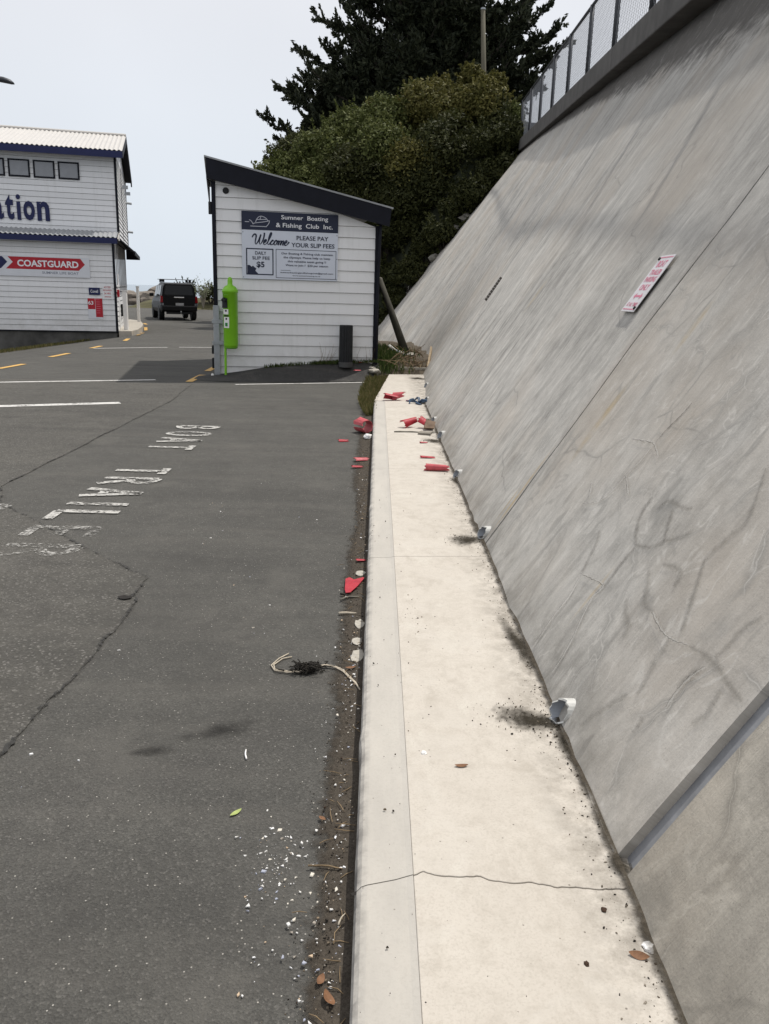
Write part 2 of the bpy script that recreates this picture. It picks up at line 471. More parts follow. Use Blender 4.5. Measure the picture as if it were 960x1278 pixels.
def scuffed(name, col):
    g = NG(name)
    v = g.pos()
    n = g.noise(v, 16.0, 6, 0.72)
    n2 = g.noise(g.scale(v, (3, 1, 1)), 60.0, 4, 0.7)
    c = g.mix(g.mr(n, 0.3, 0.7), [x * .62 for x in col], [min(1, x * 1.15) for x in col])
    c = g.mix(g.mr(n2, 0.56, 0.70, 0.0, 0.45), c, (col[0] * .9, col[1] + .13, col[2] + .12))
    c = g.mix(g.mr(n, 0.58, 0.72, 0.0, 0.6), c, (.13, .085, .065))
    return g.done(c, g.mr(n2, 0.3, 0.7, 0.35, 0.75), g.bump(n2, 0.25, 0.004), 0.35)
M['plastic_red'] = scuffed('broken_red_plastic', (0.43, 0.022, 0.038))
M['plastic_pink'] = scuffed('faded_red_plastic', (0.52, 0.085, 0.10))
M['green'] = plain('lime_green_plastic', (0.20, 0.52, 0.015), 0.32, 0.06, 4, 0.02, spec=0.5)
M['greendark'] = plain('lime_green_worn', (0.13, 0.36, 0.02), 0.45, 0.15, 8, 0.05)
M['black'] = plain('black_rubber', (0.016, 0.017, 0.019), 0.6, 0.2, 12, 0.2)
M['galv'] = plain('galvanised_steel', (0.36, 0.38, 0.40), 0.42, 0.12, 7, 0.1, metal=0.6)
M['fence'] = plain('fence_steel', (0.055, 0.058, 0.065), 0.5, 0.15, 7, 0.1, metal=0.2)
M['wire'] = plain('fence_wire', (0.20, 0.21, 0.23), 0.5, 0.1, 7, 0, metal=0.3)
M['pvc'] = plain('white_pvc', (0.50, 0.50, 0.475), 0.5, 0.22, 18, 0.05)
M['pvcgrey'] = plain('grey_pvc_inside', (0.27, 0.29, 0.32), 0.5, 0.15, 9, 0.1)
M['wood'] = plain('weathered_wood', (0.34, 0.265, 0.175), 0.85, 0.3, 8, 0.4, stretch=(1, 1, 8))
M['woodgrey'] = plain('grey_wood', (0.16, 0.15, 0.125), 0.9, 0.3, 6, 0.4, stretch=(6, 6, 1))
M['twig'] = plain('dry_twig', (0.20, 0.145, 0.085), 0.9, 0.35, 20, 0.3)
M['rope'] = plain('faded_rope', (0.44, 0.39, 0.31), 0.9, 0.25, 60, 0.5)
M['weed'] = plain('dry_seaweed', (0.022, 0.019, 0.015), 0.85, 0.4, 40, 0.5)
M['blue'] = plain('blue_plastic', (0.04, 0.075, 0.13), 0.5, 0.25, 30, 0.1)
M['leafbrown'] = plain('dead_leaf_brown', (0.18, 0.09, 0.045), 0.7, 0.3, 60, 0.3)
M['leafgreen'] = plain('fallen_leaf_green', (0.34, 0.40, 0.13), 0.6, 0.2, 60, 0.3)
M['lime'] = plain('pale_mortar', (0.40, 0.375, 0.325), 0.9, 0.18, 50, 0.6)
M['stone'] = plain('boulder_rock', (0.19, 0.165, 0.14), 0.95, 0.35, 1.6, 0.8, bsc=7)
M['sea'] = NG('sea_water').done((0.05, 0.10, 0.14), 0.15, None, 0.5)
M['carblack'] = plain('black_car_paint', (0.006, 0.006, 0.007), 0.42, 0.1, 2, 0, spec=0.22)
M['carglass'] = NG('car_glass').done((0.005, 0.006, 0.007), 0.12, None, 0.25)
M['chrome'] = plain('chrome', (0.75, 0.75, 0.75), 0.15, 0.03, 3, 0, metal=1.0)
M['tail'] = plain('tail_light_red', (0.30, 0.008, 0.012), 0.25, 0.1, 9, 0)
M['shell'] = None

def shell_mat():
    g = NG('shell_fragments')
    r = g.n('ShaderNodeNewGeometry').outputs['Random Per Island']
    rp = g.n('ShaderNodeValToRGB')
    rp.color_ramp.interpolation = 'CONSTANT'
    cols = [(0, (.70, .69, .66)), (.34, (.62, .58, .50)), (.52, (.76, .76, .76)), (.68, (.36, .38, .45)), (.78, (.50, .38, .26)), (.88, (.30, .27, .23)), (.95, (.80, .79, .77))]
    for i, (p, cc) in enumerate(cols):
        e = rp.color_ramp.elements[i] if i < 2 else rp.color_ramp.elements.new(p)
        e.position = p
        e.color = (*cc, 1)
    g.l(r, rp.inputs[0])
    return g.done(rp.outputs[0], 0.6, None, 0.3)
M['shell'] = shell_mat()

def grit_mat():
    g = NG('grit')
    r = g.n('ShaderNodeNewGeometry').outputs['Random Per Island']
    rp = g.n('ShaderNodeValToRGB')
    rp.color_ramp.interpolation = 'CONSTANT'
    cols = [(0, (.035, .03, .025)), (.45, (.10, .085, .065)), (.7, (.16, .13, .095)), (.85, (.24, .21, .17)), (.95, (.05, .03, .02))]
    for i, (p, cc) in enumerate(cols):
        e = rp.color_ramp.elements[i] if i < 2 else rp.color_ramp.elements.new(p)
        e.position = p
        e.color = (*cc, 1)
    g.l(r, rp.inputs[0])
    return g.done(rp.outputs[0], 0.9, None, 0.2)
M['grit'] = grit_mat()

def leaf_mat(name, cols, trans=0.25):
    g = NG(name)
    r = g.n('ShaderNodeNewGeometry').outputs['Random Per Island']
    rp = g.n('ShaderNodeValToRGB')
    for i, cc in enumerate(cols):
        e = rp.color_ramp.elements[i] if i < 2 else rp.color_ramp.elements.new(i / (len(cols) - 1))
        e.position = i / (len(cols) - 1)
        e.color = (*cc, 1)
    g.l(r, rp.inputs[0])
    g.p.inputs['Roughness'].default_value = 0.65
    g.p.inputs['Specular IOR Level'].default_value = 0.16
    g.l(rp.outputs[0], g.p.inputs['Base Color'])
    tr = g.n('ShaderNodeBsdfTranslucent')
    g.l(rp.outputs[0], tr.inputs['Color'])
    ms = g.n('ShaderNodeMixShader')
    ms.inputs[0].default_value = trans
    g.l(g.p.outputs[0], ms.inputs[1])
    g.l(tr.outputs[0], ms.inputs[2])
    g.l(ms.outputs[0], g.out.inputs['Surface'])
    return g.m
M['leaf_a'] = leaf_mat('leaves_mid_green', [(.052, .066, .020), (.094, .110, .032), (.150, .162, .058)])
M['leaf_b'] = leaf_mat('leaves_dark_green', [(.024, .029, .010), (.043, .048, .016), (.072, .076, .026)])
M['leaf_c'] = leaf_mat('leaves_olive', [(.068, .070, .020), (.115, .108, .030), (.17, .152, .05)])
M['leaf_d'] = leaf_mat('needles_dark', [(.014, .018, .011), (.028, .034, .019), (.052, .058, .032)], 0.12)
M['leaf_e'] = leaf_mat('leaves_grey_green', [(.16, .19, .12), (.24, .27, .17), (.34, .36, .26)], 0.5)
M['grass'] = leaf_mat('grass_blades', [(.07, .08, .025), (.12, .11, .04), (.18, .15, .07)], 0.3)
M['grassgreen'] = leaf_mat('weed_blades', [(.035, .06, .015), (.06, .09, .025), (.10, .11, .04)], 0.3)
M['hill'] = plain('hill_undergrowth', (0.022, 0.026, 0.014), 0.95, 0.5, 2.5, 0.9, bsc=6)
M['bark'] = plain('bark', (0.05, 0.042, 0.034), 0.95, 0.35, 5, 0.6, stretch=(1, 1, .25))

# ------------------------------------------------------------------ mesh helpers
class MB:
    def __init__(s):
        s.v = []
        s.f = []
    def add(s, vs, fs):
        b = len(s.v)
        s.v += [tuple(float(x) for x in q) for q in vs]
        s.f += [tuple(b + i for i in f) for f in fs]
        return s
    def box(s, c, size, ax=None):
        """box at centre c; ax = three axis vectors (defaults to the world's)"""
        X, Y, Z = ax or (Vector((1, 0, 0)), Vector((0, 1, 0)), Vector((0, 0, 1)))
        c = Vector(c)
        h = [q / 2 for q in size]
        vs = [c + X * (h[0] * i) + Y * (h[1] * j) + Z * (h[2] * k) for k in (-1, 1) for j in (-1, 1) for i in (-1, 1)]
        return s.add(vs, [(0, 2, 3, 1), (4, 5, 7, 6), (0, 1, 5, 4), (2, 6, 7, 3), (0, 4, 6, 2), (1, 3, 7, 5)])
    def prism(s, poly, d):
        """polygon of 3-D points swept along vector d"""
        n = len(poly)
        d = Vector(d)
        P = [Vector(p) for p in poly]
        vs = P + [p + d for p in P]
        fs = [tuple(range(n))[::-1], tuple(range(n, 2 * n))] + [(i, (i + 1) % n, n + (i + 1) % n, n + i) for i in range(n)]
        return s.add(vs, fs)
    def tube(s, pts, rad, n=6, cap=True):
        pts = [Vector(p) for p in pts]
        rs = rad if isinstance(rad, (list, tuple)) else [rad] * len(pts)
        vs = []
        prev = None
        for i, p in enumerate(pts):
            d = (pts[min(i + 1, len(pts) - 1)] - pts[max(i - 1, 0)])
            d = d.normalized() if d.length > 1e-9 else Vector((0, 0, 1))
            if prev is None:
                a = d.orthogonal().normalized()
            else:
                a = prev - d * prev.dot(d)
                a = a.normalized() if a.length > 1e-6 else d.orthogonal().normalized()
            prev = a
            b = d.cross(a)
            vs += [p + (a * math.cos(2 * math.pi * k / n) + b * math.sin(2 * math.pi * k / n)) * rs[i] for k in range(n)]
        fs = []
        for i in range(len(pts) - 1):
            for k in range(n):
                fs.append((i * n + k, i * n + (k + 1) % n, (i + 1) * n + (k + 1) % n, (i + 1) * n + k))
        if cap:
            fs.append(tuple(range(n))[::-1])
            fs.append(tuple(range((len(pts) - 1) * n, len(pts) * n)))
        return s.add(vs, fs)
    def lathe(s, prof, c=(0, 0, 0), n=24, axis=None):
        c = Vector(c)
        X, Y, Z = axis or (Vector((1, 0, 0)), Vector((0, 1, 0)), Vector((0, 0, 1)))
        vs = []
        for r, z in prof:
            vs += [c + Z * z + (X * math.cos(2 * math.pi * k / n) + Y * math.sin(2 * math.pi * k / n)) * r for k in range(n)]
        fs = []
        for i in range(len(prof) - 1):
            for k in range(n):
                fs.append((i * n + k, i * n + (k + 1) % n, (i + 1) * n + (k + 1) % n, (i + 1) * n + k))
        if prof[0][0] > 1e-5:
            fs.append(tuple(range(n))[::-1])
        if prof[-1][0] > 1e-5:
            fs.append(tuple(range((len(prof) - 1) * n, len(prof) * n)))
        return s.add(vs, fs)
    def build(s, name, mat, parent=None, smooth=False, bevel=0.0, uv=None, fix=True):
        org = Vector(parent_loc(parent)) if parent else Vector((0, 0, 0))
        me = bpy.data.meshes.new(name)
        me.from_pydata([tuple(Vector(q) - org) for q in s.v], [], s.f)
        if fix:
            bm = bmesh.new()
            bm.from_mesh(me)
            bmesh.ops.recalc_face_normals(bm, faces=bm.faces)
            bm.to_mesh(me)
            bm.free()
        me.update()
        if smooth:
            me.shade_smooth()
        return link(name, me, mat, parent, bevel, smooth)

def parent_loc(p):
    l = Vector((0, 0, 0))
    while p is not None:
        l += p.location
        p = p.parent
    return l

def link(name, me, mat, parent=None, bevel=0.0, smooth=False):
    if mat is not None:
        me.materials.append(mat)
    o = bpy.data.objects.new(name, me)
    COL.objects.link(o)
    if parent is not None:
        o.parent = parent
    if bevel:
        md = o.modifiers.new('bevel', 'BEVEL')
        md.width = bevel
        md.segments = 2
        md.limit_method = 'ANGLE'
        md.angle_limit = R(40)
    return o

def tag(o, label=None, cat=None, group=None, kind=None):
    for k, v in (('label', label), ('category', cat), ('group', group), ('kind', kind)):
        if v:
            o[k] = v
    return o

def thing(name, label, cat, loc=(0, 0, 0), group=None):
    o = bpy.data.objects.new(name, None)
    o.empty_display_size = 0.1
    COL.objects.link(o)
    o.location = loc
    return tag(o, label, cat, group)

def structure(o, label=None):
    return tag(o, label, None, None, 'structure')

def recenter(o):
    """a single-mesh thing: put its origin at the foot of its mesh"""
    me = o.data
    n = len(me.vertices)
    a = np.empty(n * 3)
    me.vertices.foreach_get('co', a)
    a = a.reshape(-1, 3)
    c = np.array([a[:, 0].mean(), a[:, 1].mean(), a[:, 2].min()])
    me.vertices.foreach_set('co', (a - c).ravel())
    me.update()
    o.location = c
    return o

def quads(name, P, U, V, mat, parent=None, diamond=True):
    """many small separate faces: centre P, half-axes U and V (numpy n x 3)"""
    n = len(P)
    if diamond:
        vs = np.stack([P - U, P - V * 1.0 + U * 0.15, P + U, P + V * 1.0 + U * 0.15], 1).reshape(-1, 3)
    else:
        vs = np.stack([P - U - V, P + U - V, P + U + V, P - U + V], 1).reshape(-1, 3)
    if parent is not None:
        vs = vs - np.array(parent_loc(parent))
    me = bpy.data.meshes.new(name)
    me.vertices.add(4 * n)
    me.loops.add(4 * n)
    me.polygons.add(n)
    me.vertices.foreach_set('co', vs.ravel())
    me.loops.foreach_set('vertex_index', np.arange(4 * n))
    me.polygons.foreach_set('loop_start', np.arange(n) * 4)
    try:
        me.polygons.foreach_set('loop_total', np.full(n, 4))
    except Exception:
        pass
    me.update(calc_edges=True)
    me.validate()
    return link(name, me, mat, parent)

def rand_unit(n):
    a = nrg.normal(size=(n, 3))
    return a / np.linalg.norm(a, axis=1, keepdims=True)

def perp(D):
    a = rand_unit(len(D))
    a -= D * (a * D).sum(1, keepdims=True)
    return a / np.linalg.norm(a, axis=1, keepdims=True)

def text_polys(body, shear=0.0, bold=0.0, spacing=1.0):
    cu = bpy.data.curves.new('lettering', 'FONT')
    cu.body = body
    cu.shear = shear
    cu.offset = bold
    cu.resolution_u = 3
    cu.space_character = spacing
    ob = bpy.data.objects.new('lettering', cu)
    COL.objects.link(ob)
    dg = bpy.context.evaluated_depsgraph_get()
    me = bpy.data.meshes.new_from_object(ob.evaluated_get(dg))
    vs = np.array([tuple(v.co) for v in me.vertices])
    fs = [tuple(p.vertices) for p in me.polygons]
    bpy.data.objects.remove(ob)
    bpy.data.curves.remove(cu)
    bpy.data.meshes.remove(me)
    return vs, fs

def lettering(body, org, ux, uz, box, mat, parent, lift=None, name='lettering', shear=0.0, bold=0.0, spacing=1.0):
    """flat print: text fitted to box (x0, z0, x1, z1) measured along ux and uz from org"""
    vs, fs = text_polys(body, shear, bold, spacing)
    if len(vs) == 0:
        return None
    lo, hi = vs.min(0), vs.max(0)
    x0, z0, x1, z1 = box
    mb = MB()
    org, ux, uz = Vector(org), Vector(ux), Vector(uz)
    lift = Vector(lift or (0, 0, 0))
    pts = [org + lift + ux * (x0 + (v[0] - lo[0]) / (hi[0] - lo[0]) * (x1 - x0)) + uz * (z0 + (v[1] - lo[1]) / max(hi[1] - lo[1], 1e-6) * (z1 - z0)) for v in vs]
    mb.add(pts, fs)
    o = mb.build(name, mat, parent, fix=False)
    if len(body) > 1:
        o['kind'] = 'stuff'
    return o

def stroke(mb, pts, wd, to3):
    """flat ribbon along 2-D points, mapped to 3-D by to3"""
    n = len(pts)
    L = []
    for i, p in enumerate(pts):
        a = pts[max(i - 1, 0)]
        b = pts[min(i + 1, n - 1)]
        d = (b[0] - a[0], b[1] - a[1])
        q = math.hypot(*d) or 1
        nx, ny = -d[1] / q, d[0] / q
        ww = wd[i] if isinstance(wd, (list, tuple)) else wd
        L.append(((p[0] + nx * ww / 2, p[1] + ny * ww / 2), (p[0] - nx * ww / 2, p[1] - ny * ww / 2)))
    vs = []
    for a, b in L:
        vs += [to3(*a), to3(*b)]
    mb.add(vs, [(2 * i, 2 * i + 1, 2 * i + 3, 2 * i + 2) for i in range(n - 1)])

def bez(p0, p1, p2, p3, n=8):
    out = []
    for i in range(n + 1):
        t = i / n
        a, b, c, d = (1 - t) ** 3, 3 * t * (1 - t) ** 2, 3 * t * t * (1 - t), t ** 3
        out.append((a * p0[0] + b * p1[0] + c * p2[0] + d * p3[0], a * p0[1] + b * p1[1] + c * p2[1] + d * p3[1]))
    return out

def lerp(x, xs, ys):
    return float(np.interp(x, xs, ys))

def jag(a, b, n, amp, seed):
    """broken line from a to b (2-D)"""
    r = random.Random(seed)
    out = []
    d = (b[0] - a[0], b[1] - a[1])
    L = math.hypot(*d) or 1
    nx, ny = -d[1] / L, d[0] / L
    o = 0
    for i in range(n + 1):
        t = i / n
        o = o * 0.6 + r.uniform(-amp, amp)
        k = o if 0 < i < n else 0
        out.append((a[0] + d[0] * t + nx * k, a[1] + d[1] * t + ny * k))
    return out

def sstep(a, b, x):
    t = min(1, max(0, (x - a) / (b - a)))
    return t * t * (3 - 2 * t)

# ------------------------------------------------------------------ ground, sea
def gz(x, y):
    """height of the ground: flat yard, a hollow beside the far building"""
    k = sstep(12, 17, y) * (1 - sstep(33.5, 37, y))
    return -0.145 * min(6.0, max(0.0, -8.25 - x)) * k

def grid_sheet(name, xs, ys, zf, mat):
    mb = MB()
    for y in ys:
        for x in xs:
            mb.v.append((x, y, zf(x, y)))
    n = len(xs)
    for j in range(len(ys) - 1):
        for i in range(n - 1):
            a = j * n + i
            mb.f.append((a, a + 1, a + n + 1, a + n))
    return mb.build(name, mat, None, smooth=True, fix=False)

xs = [-140, -80, -50, -35, -25] + [-22 + .7 * i for i in range(32)] + [0.3, 1.0, 2.0, 4, 9, 20, 60]
ys = [-12, -5, 0, 5, 9, 11] + [12 + .7 * i for i in range(38)] + [40, 45, 52, 60, 70, 80, 92, 96]
def gz2(x, y):
    return gz(x, y) - (2.6 if y > 94 else 0)
structure(grid_sheet('ground', xs, ys, gz2, M['asphalt']))
mb = MB()
mb.add([(-9000, 93, -2.2), (9000, 93, -2.2), (9000, 15000, -2.2), (-9000, 15000, -2.2)], [(0, 1, 2, 3)])
structure(mb.build('sea', M['sea'], fix=False))

def flat_poly(name, poly, z, mat, parent=None):
    mb = MB()
    mb.add([(p[0], p[1], gz(*p) + z) for p in poly], [tuple(range(len(poly)))])
    o = mb.build(name, mat, parent)
    return o

# older, coarser asphalt on the boat side of the seam
edgeA = jag((-3.17, 6.9), (-2.94, 6.37), 4, .02, 1)[:-1] + jag((-2.94, 6.37), (-1.80, 5.17), 14, .012, 2)[:-1] + jag((-1.80, 5.17), (-1.33, 4.71), 8, .012, 3) \
    + jag((-1.33, 4.71), (-1.30, 4.34), 5, .02, 4)[1:] + jag((-1.30, 4.34), (-1.31, 3.47), 10, .012, 5)[1:] + jag((-1.31, 3.47), (-1.36, 2.7), 10, .012, 6)[1:] + jag((-1.36, 2.7), (-1.4, -3), 24, .014, 7)[1:]
edgeB = jag((-3.3, 15.0), (-3.1, 12.7), 8, .02, 8)[:-1] + jag((-3.1, 12.7), (-3.17, 6.9), 30, .012, 9)[:-1]
structure(flat_poly('asphalt_patch', edgeB + edgeA + [(-7.2, -3), (-7.2, 15.0)], 0.004, M['old_asphalt']))
for nm, e, wd in (('asphalt_seam', edgeB, .014), ('asphalt_seam', edgeA, .017)):
    mb = MB()
    fine_ = []
    for q in range(len(e) - 1):
        for r_ in range(5):
            t_ = r_ / 5
            fine_.append((e[q][0] + (e[q + 1][0] - e[q][0]) * t_ + rnd.uniform(-.008, .008), e[q][1] + (e[q + 1][1] - e[q][1]) * t_ + rnd.uniform(-.008, .008)))
    e = fine_ + [e[-1]]
    wl = [wd * rnd.uniform(.15, 1.7) for _ in e]
    stroke(mb, e, wl, lambda x, y: (x, y, .0085))
    structure(mb.build(nm, M['seam'], fix=False))
mb = MB()                                                        # a pothole at the seam's corner
mb.add([(-1.37 + .05 * math.cos(a) * rnd.uniform(.5, 1), 4.36 + .035 * math.sin(a) * rnd.uniform(.6, 1), .0125) for a in [i * .45 for i in range(14)]], [tuple(range(14))])
structure(mb.build('asphalt_hole', M['crack'], fix=False))

def rag_sheet(name, left, right, z, mat, core_l=0.0, core_r=1.0, n=6, zf=None):
    """strip between two polylines with a 'core' attribute across it"""
    mb = MB()
    core = []
    for (a, b) in zip(left, right):
        for i in range(n + 1):
            t = i / n
            x, y = a[0] + (b[0] - a[0]) * t, a[1] + (b[1] - a[1]) * t
            mb.v.append((x, y, (zf(x, y) if zf else z)))
            core.append(core_l + (core_r - core_l) * t)
    for j in range(len(left) - 1):
        for i in range(n):
            k = j * (n + 1) + i
            mb.f.append((k, k + 1, k + n + 2, k + n + 1))
    o = mb.build(name, mat, None, smooth=True, fix=False)
    at = o.data.attributes.new('core', 'FLOAT', 'POINT')
    at.data.foreach_set('value', core)
    return o

def blob_sheet(name, c, rx, ry, rot, z, mat, seed, lobes=None):
    """irregular round patch: core 1 in the middle, 0 at its rim"""
    r = random.Random(seed)
    mb = MB()
    core = []
    N, K = 40, 7
    ph = [r.uniform(0, 6.3) for _ in range(6)]
    mb.v.append((c[0], c[1], z))
    core.append(1.0)
    for k in range(1, K + 1):
        for i in range(N):
            a = 2 * math.pi * i / N
            rr = (1 + .18 * math.sin(2 * a + ph[0]) + .14 * math.sin(3 * a + ph[1]) + .10 * math.sin(5 * a + ph[2])) * k / K
            x, y = rx * rr * math.cos(a), ry * rr * math.sin(a)
            mb.v.append((c[0] + x * math.cos(rot) - y * math.sin(rot), c[1] + x * math.sin(rot) + y * math.cos(rot), z))
            core.append(1 - k / K)
    for i in range(N):
        mb.f.append((0, 1 + i, 1 + (i + 1) % N))
    for k in range(K - 1):
        for i in range(N):
            a, b = 1 + k * N + i, 1 + k * N + (i + 1) % N
            mb.f.append((a, a + N, b + N, b))
    o = mb.build(name, mat, None, fix=False)
    at = o.data.attributes.new('core', 'FLOAT', 'POINT')
    at.data.foreach_set('value', core)
    return o

for i, (c, rx, ry, rot) in enumerate((((-.57, 2.96), .22, .085, .35), ((-.80, 2.80), .11, .06, .2))):
    structure(blob_sheet('oil_stain', c, rx, ry, rot, .0045, M['oil'], 20 + i))

# gutter dirt along the kerb
yl = [-1 + .2 * i for i in range(67)]
left = [(-.128 - .05 * mnoise.noise((y * .9, 3, 0)) - .035 * mnoise.noise((y * 3.1, 9, 0)) - (.05 if y > 7 else 0), y) for y in yl]
right = [(-.012, y) for y in yl]
structure(rag_sheet('gutter_dirt', [(a[0] - .05, a[1]) for a in left], right, 0, M['dirt'], 0.05, 1.5, 8,
                    zf=lambda x, y: .006 + .02 * sstep(-.10, -.02, x) * (.5 + .5 * mnoise.noise((x * 9, y * 5, 1)))))

# ------------------------------------------------------------------ road markings
def mark(name, a, b, wd, mat, par=None, label=None):
    mb = MB()
    n = max(2, int(math.hypot(b[0] - a[0], b[1] - a[1]) / .35))
    pts = [(a[0] + (b[0] - a[0]) * i / n, a[1] + (b[1] - a[1]) * i / n) for i in range(n + 1)]
    stroke(mb, pts, wd, lambda x, y: (x, y, gz(x, y) + .0085))
    o = mb.build(name, mat, par, fix=False)
    return structure(o)
mark('white_line', (-10.6, 12.6), (-4.07, 15.46), .13, M['paint'])
mark('white_line', (-9.0, 9.85), (-3.76, 12.25), .20, M['paint'])
mark('white_line', (-7.6, 22.7), (-5.92, 23.9), .11, M['paint'])
mark('white_line', (-5.62, 24.05), (-4.6, 24.42), .11, M['paint'])
mark('white_line', (-2.53, 15.06), (-.22, 16.02), .09, M['paint'])
for a, b in (((-7.5, 16.7), (-7.45, 17.8)), ((-7.62, 19.7), (-7.62, 20.9)), ((-7.7, 22.8), (-7.72, 23.7)), ((-7.8, 26.2), (-8.0, 27.3)), ((-8.35, 29.6), (-8.6, 30.7)),
             ((-8.95, 32.3), (-9.2, 33.4)), ((-9.5, 34.9), (-9.8, 36.0)), ((-10.2, 37.6), (-10.6, 38.7)), ((-3.42, 15.3), (-3.44, 16.6)), ((-3.5, 17.4), (-3.53, 18.9))):
    mark('yellow_dash', a, b, .13, M['paint_yellow'])
# BOAT TRAILER, read from the boat side: letters stand with their heads towards the kerb
GL = {
    'B': [[(0, 0), (0, 1)], bez((0, 1), (.9, 1.0), (.9, .54), (0, .52)), bez((0, .52), (1.0, .5), (1.0, 0), (0, 0))],
    'O': [bez((.5, 1), (-.15, 1), (-.15, 0), (.5, 0)), bez((.5, 0), (1.15, 0), (1.15, 1), (.5, 1))],
    'A': [[(0, 0), (.5, 1)], [(.5, 1), (1, 0)], [(.22, .34), (.78, .34)]],
    'T': [[(.5, 0), (.5, .88)], [(0, .94), (1, .94)]],
    'R': [[(.05, 0), (.05, 1)], bez((.05, 1), (1.0, 1.0), (1.0, .5), (.05, .5)), [(.45, .46), (.95, 0)]],
    'I': [[(.5, 0), (.5, 1)]],
    'L': [[(.05, 0), (.05, 1)], [(.05, .04), (1, .04)]],
    'E': [[(.05, 0), (.05, 1)], [(.05, .04), (.95, .04)], [(.05, .5), (.8, .5)], [(.05, .96), (.95, .96)]],
    'P': [[(.05, 0), (.05, 1)], bez((.05, 1), (1.0, 1.0), (1.0, .48), (.05, .48))],
    'K': [[(.05, 0), (.05, 1)], [(.9, 1), (.1, .5)], [(.1, .5), (.95, 0)]],
    'N': [[(.05, 0), (.05, 1)], [(.05, 1), (.9, 0)], [(.9, 0), (.9, 1)]],
    'G': [bez((.95, .85), (.5, 1.2), (-.1, .9), (.02, .5)), bez((.02, .5), (.1, -.1), (.7, -.1), (.95, .2)), [(.95, .2), (.95, .45), (.55, .45)]],
}
def ground_word(wd, y0, pitch, x0, hgt, lw, mats, sw=.055, shear=0.0):
    y = y0
    for i, ch in enumerate(wd):
        mb = MB()
        cw = lw * (.55 if ch == 'I' else 1.0)
        for st in GL[ch]:
            stroke(mb, [(q[0] * cw, q[1] * hgt) for q in st], sw, lambda a, b: (x0 + b, y - a + shear * b, .0095))
        mk = mats[i] if isinstance(mats, list) else mats
        structure(mb.build('painted_letter', mk, None, fix=False))
        y -= pitch * (.66 if ch == 'I' else 1.0)
ground_word('BOAT', 10.32, .44, -2.44, .48, .25, M['paint_worn'], .074)
ground_word('TRAILER', 7.78, .44, -2.42, .48, .25, [M['paint_worn']] * 5 + [M['paint_faded']] * 2, .080)
ground_word('PARKING', 6.3, .44, -3.35, .5, .33, M['paint_faded'], .085)

# ------------------------------------------------------------------ kerb and footpath
JT = [-1.2, 1.93, 4.87, 7.5, 9.52, 12.43]
def joint_line(k):
    """the break across kerb and path at joint k: (x, y) points, ragged at the old crack"""
    y = JT[k]
    if k == 1:
        base_ = [(-.03, 1.93), (0.0, 1.945), (.05, 1.955), (.10, 1.975), (.143, 1.985), (.17, 2.0), (.20, 1.985), (.27, 1.98), (.32, 1.985), (.37, 1.965), (.42, 1.958), (.47, 1.963), (.53, 1.948), (.60, 1.945), (.66, 1.94), (.73, 1.945), (.92, 1.945)]
        out = []
        for i in range(96):
            x = -.03 + .95 * i / 95
            out.append((x, lerp(x, [p[0] for p in base_], [p[1] for p in base_]) + .005 * mnoise.noise((x * 38, 2, 0)) + .003 * mnoise.noise((x * 95, 5, 0))))
        return out
    return [(-.03, y), (.143, y + .01), (.4, y + .03), (.73, y + .06), (1.05, y + .07)]
def cut(line, x0, x1):
    X = [p[0] for p in line]
    Y = [p[1] for p in line]
    return [(x0, lerp(x0, X, Y))] + [p for p in line if x0 + .004 < p[0] < x1 - .004] + [(x1, lerp(x1, X, Y))]
fp = thing('footpath', None, None, (.4, 5, 0))
structure(fp)
for k in range(len(JT) - 1):
    g_ = .002
    a = [(x, y + g_) for x, y in cut(joint_line(k), .1412, .92)]
    b = [(x, y - (.0022 + .0016 * mnoise.noise((x * 14, 3, 0)) if k == 0 else .002)) for x, y in cut(joint_line(k + 1), .1412, .92)]
    poly = [(x, y, -.02) for x, y in a] + [(x, y, -.02) for x, y in b[::-1]]
    MB().prism(poly, (0, 0, .142)).build('paving_slab', M['path'], fp, bevel=.0025)
poly = [(-.02, 12.436), (.02, 13.04), (.13, 14.69), (.25, 16.47), (.26, 16.62), (1.4, 16.86), (1.2, 12.51), (.143, 12.446)]
MB().prism([(x, y, -.02) for x, y in poly], (0, 0, .140)).build('paving_slab', M['path'], fp, bevel=.008)
kb = thing('kerb', None, None, (.06, 5, 0))
structure(kb)
prof = [(-.024, -.03), (-.022, .085), (-.016, .102), (-.004, .112), (.012, .1155), (.09, .1155), (.122, .1170), (.1405, .1214), (.1425, -.03)]
for k in range(len(JT) - 1):
    mb = MB()
    a, b = joint_line(k), joint_line(k + 1)
    aX, aY = [p[0] for p in a], [p[1] for p in a]
    bX, bY = [p[0] for p in b], [p[1] for p in b]
    n = 40
    for i in range(n + 1):
        t = i / n
        for (x, z) in prof:
            y0, y1 = lerp(x, aX, aY) + .002, lerp(x, bX, bY) - .002
            y = y0 + (y1 - y0) * t
            wob = .0020 * mnoise.noise((x * 3, y * 2.3, 4))
            wob -= .016 * max(0, mnoise.noise((2, y * 7.5, 6)) - .28)
            lip = .005 * mnoise.noise((0, y * 3.2, 8)) if x > .12 else 0
            mb.v.append((x + (wob if x < .12 else 0), y, z + (wob * .6 + min(lip, .001) if z > .05 else 0)))
    m_ = len(prof)
    for i in range(n):
        for j in range(m_ - 1):
            q = i * m_ + j
            mb.f.append((q, q + 1, q + m_ + 1, q + m_))
    mb.f.append(tuple(range(m_)))
    mb.f.append(tuple(range(n * m_, (n + 1) * m_)))
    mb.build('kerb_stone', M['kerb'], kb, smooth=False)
# soil packed in the open joints, seen as dark lines
mb = MB()
for k in range(1, len(JT)):
    stroke(mb, joint_line(k), .012, lambda x, y: (x, y, .098))
structure(mb.build('joint_soil', M['crack'], fix=False))

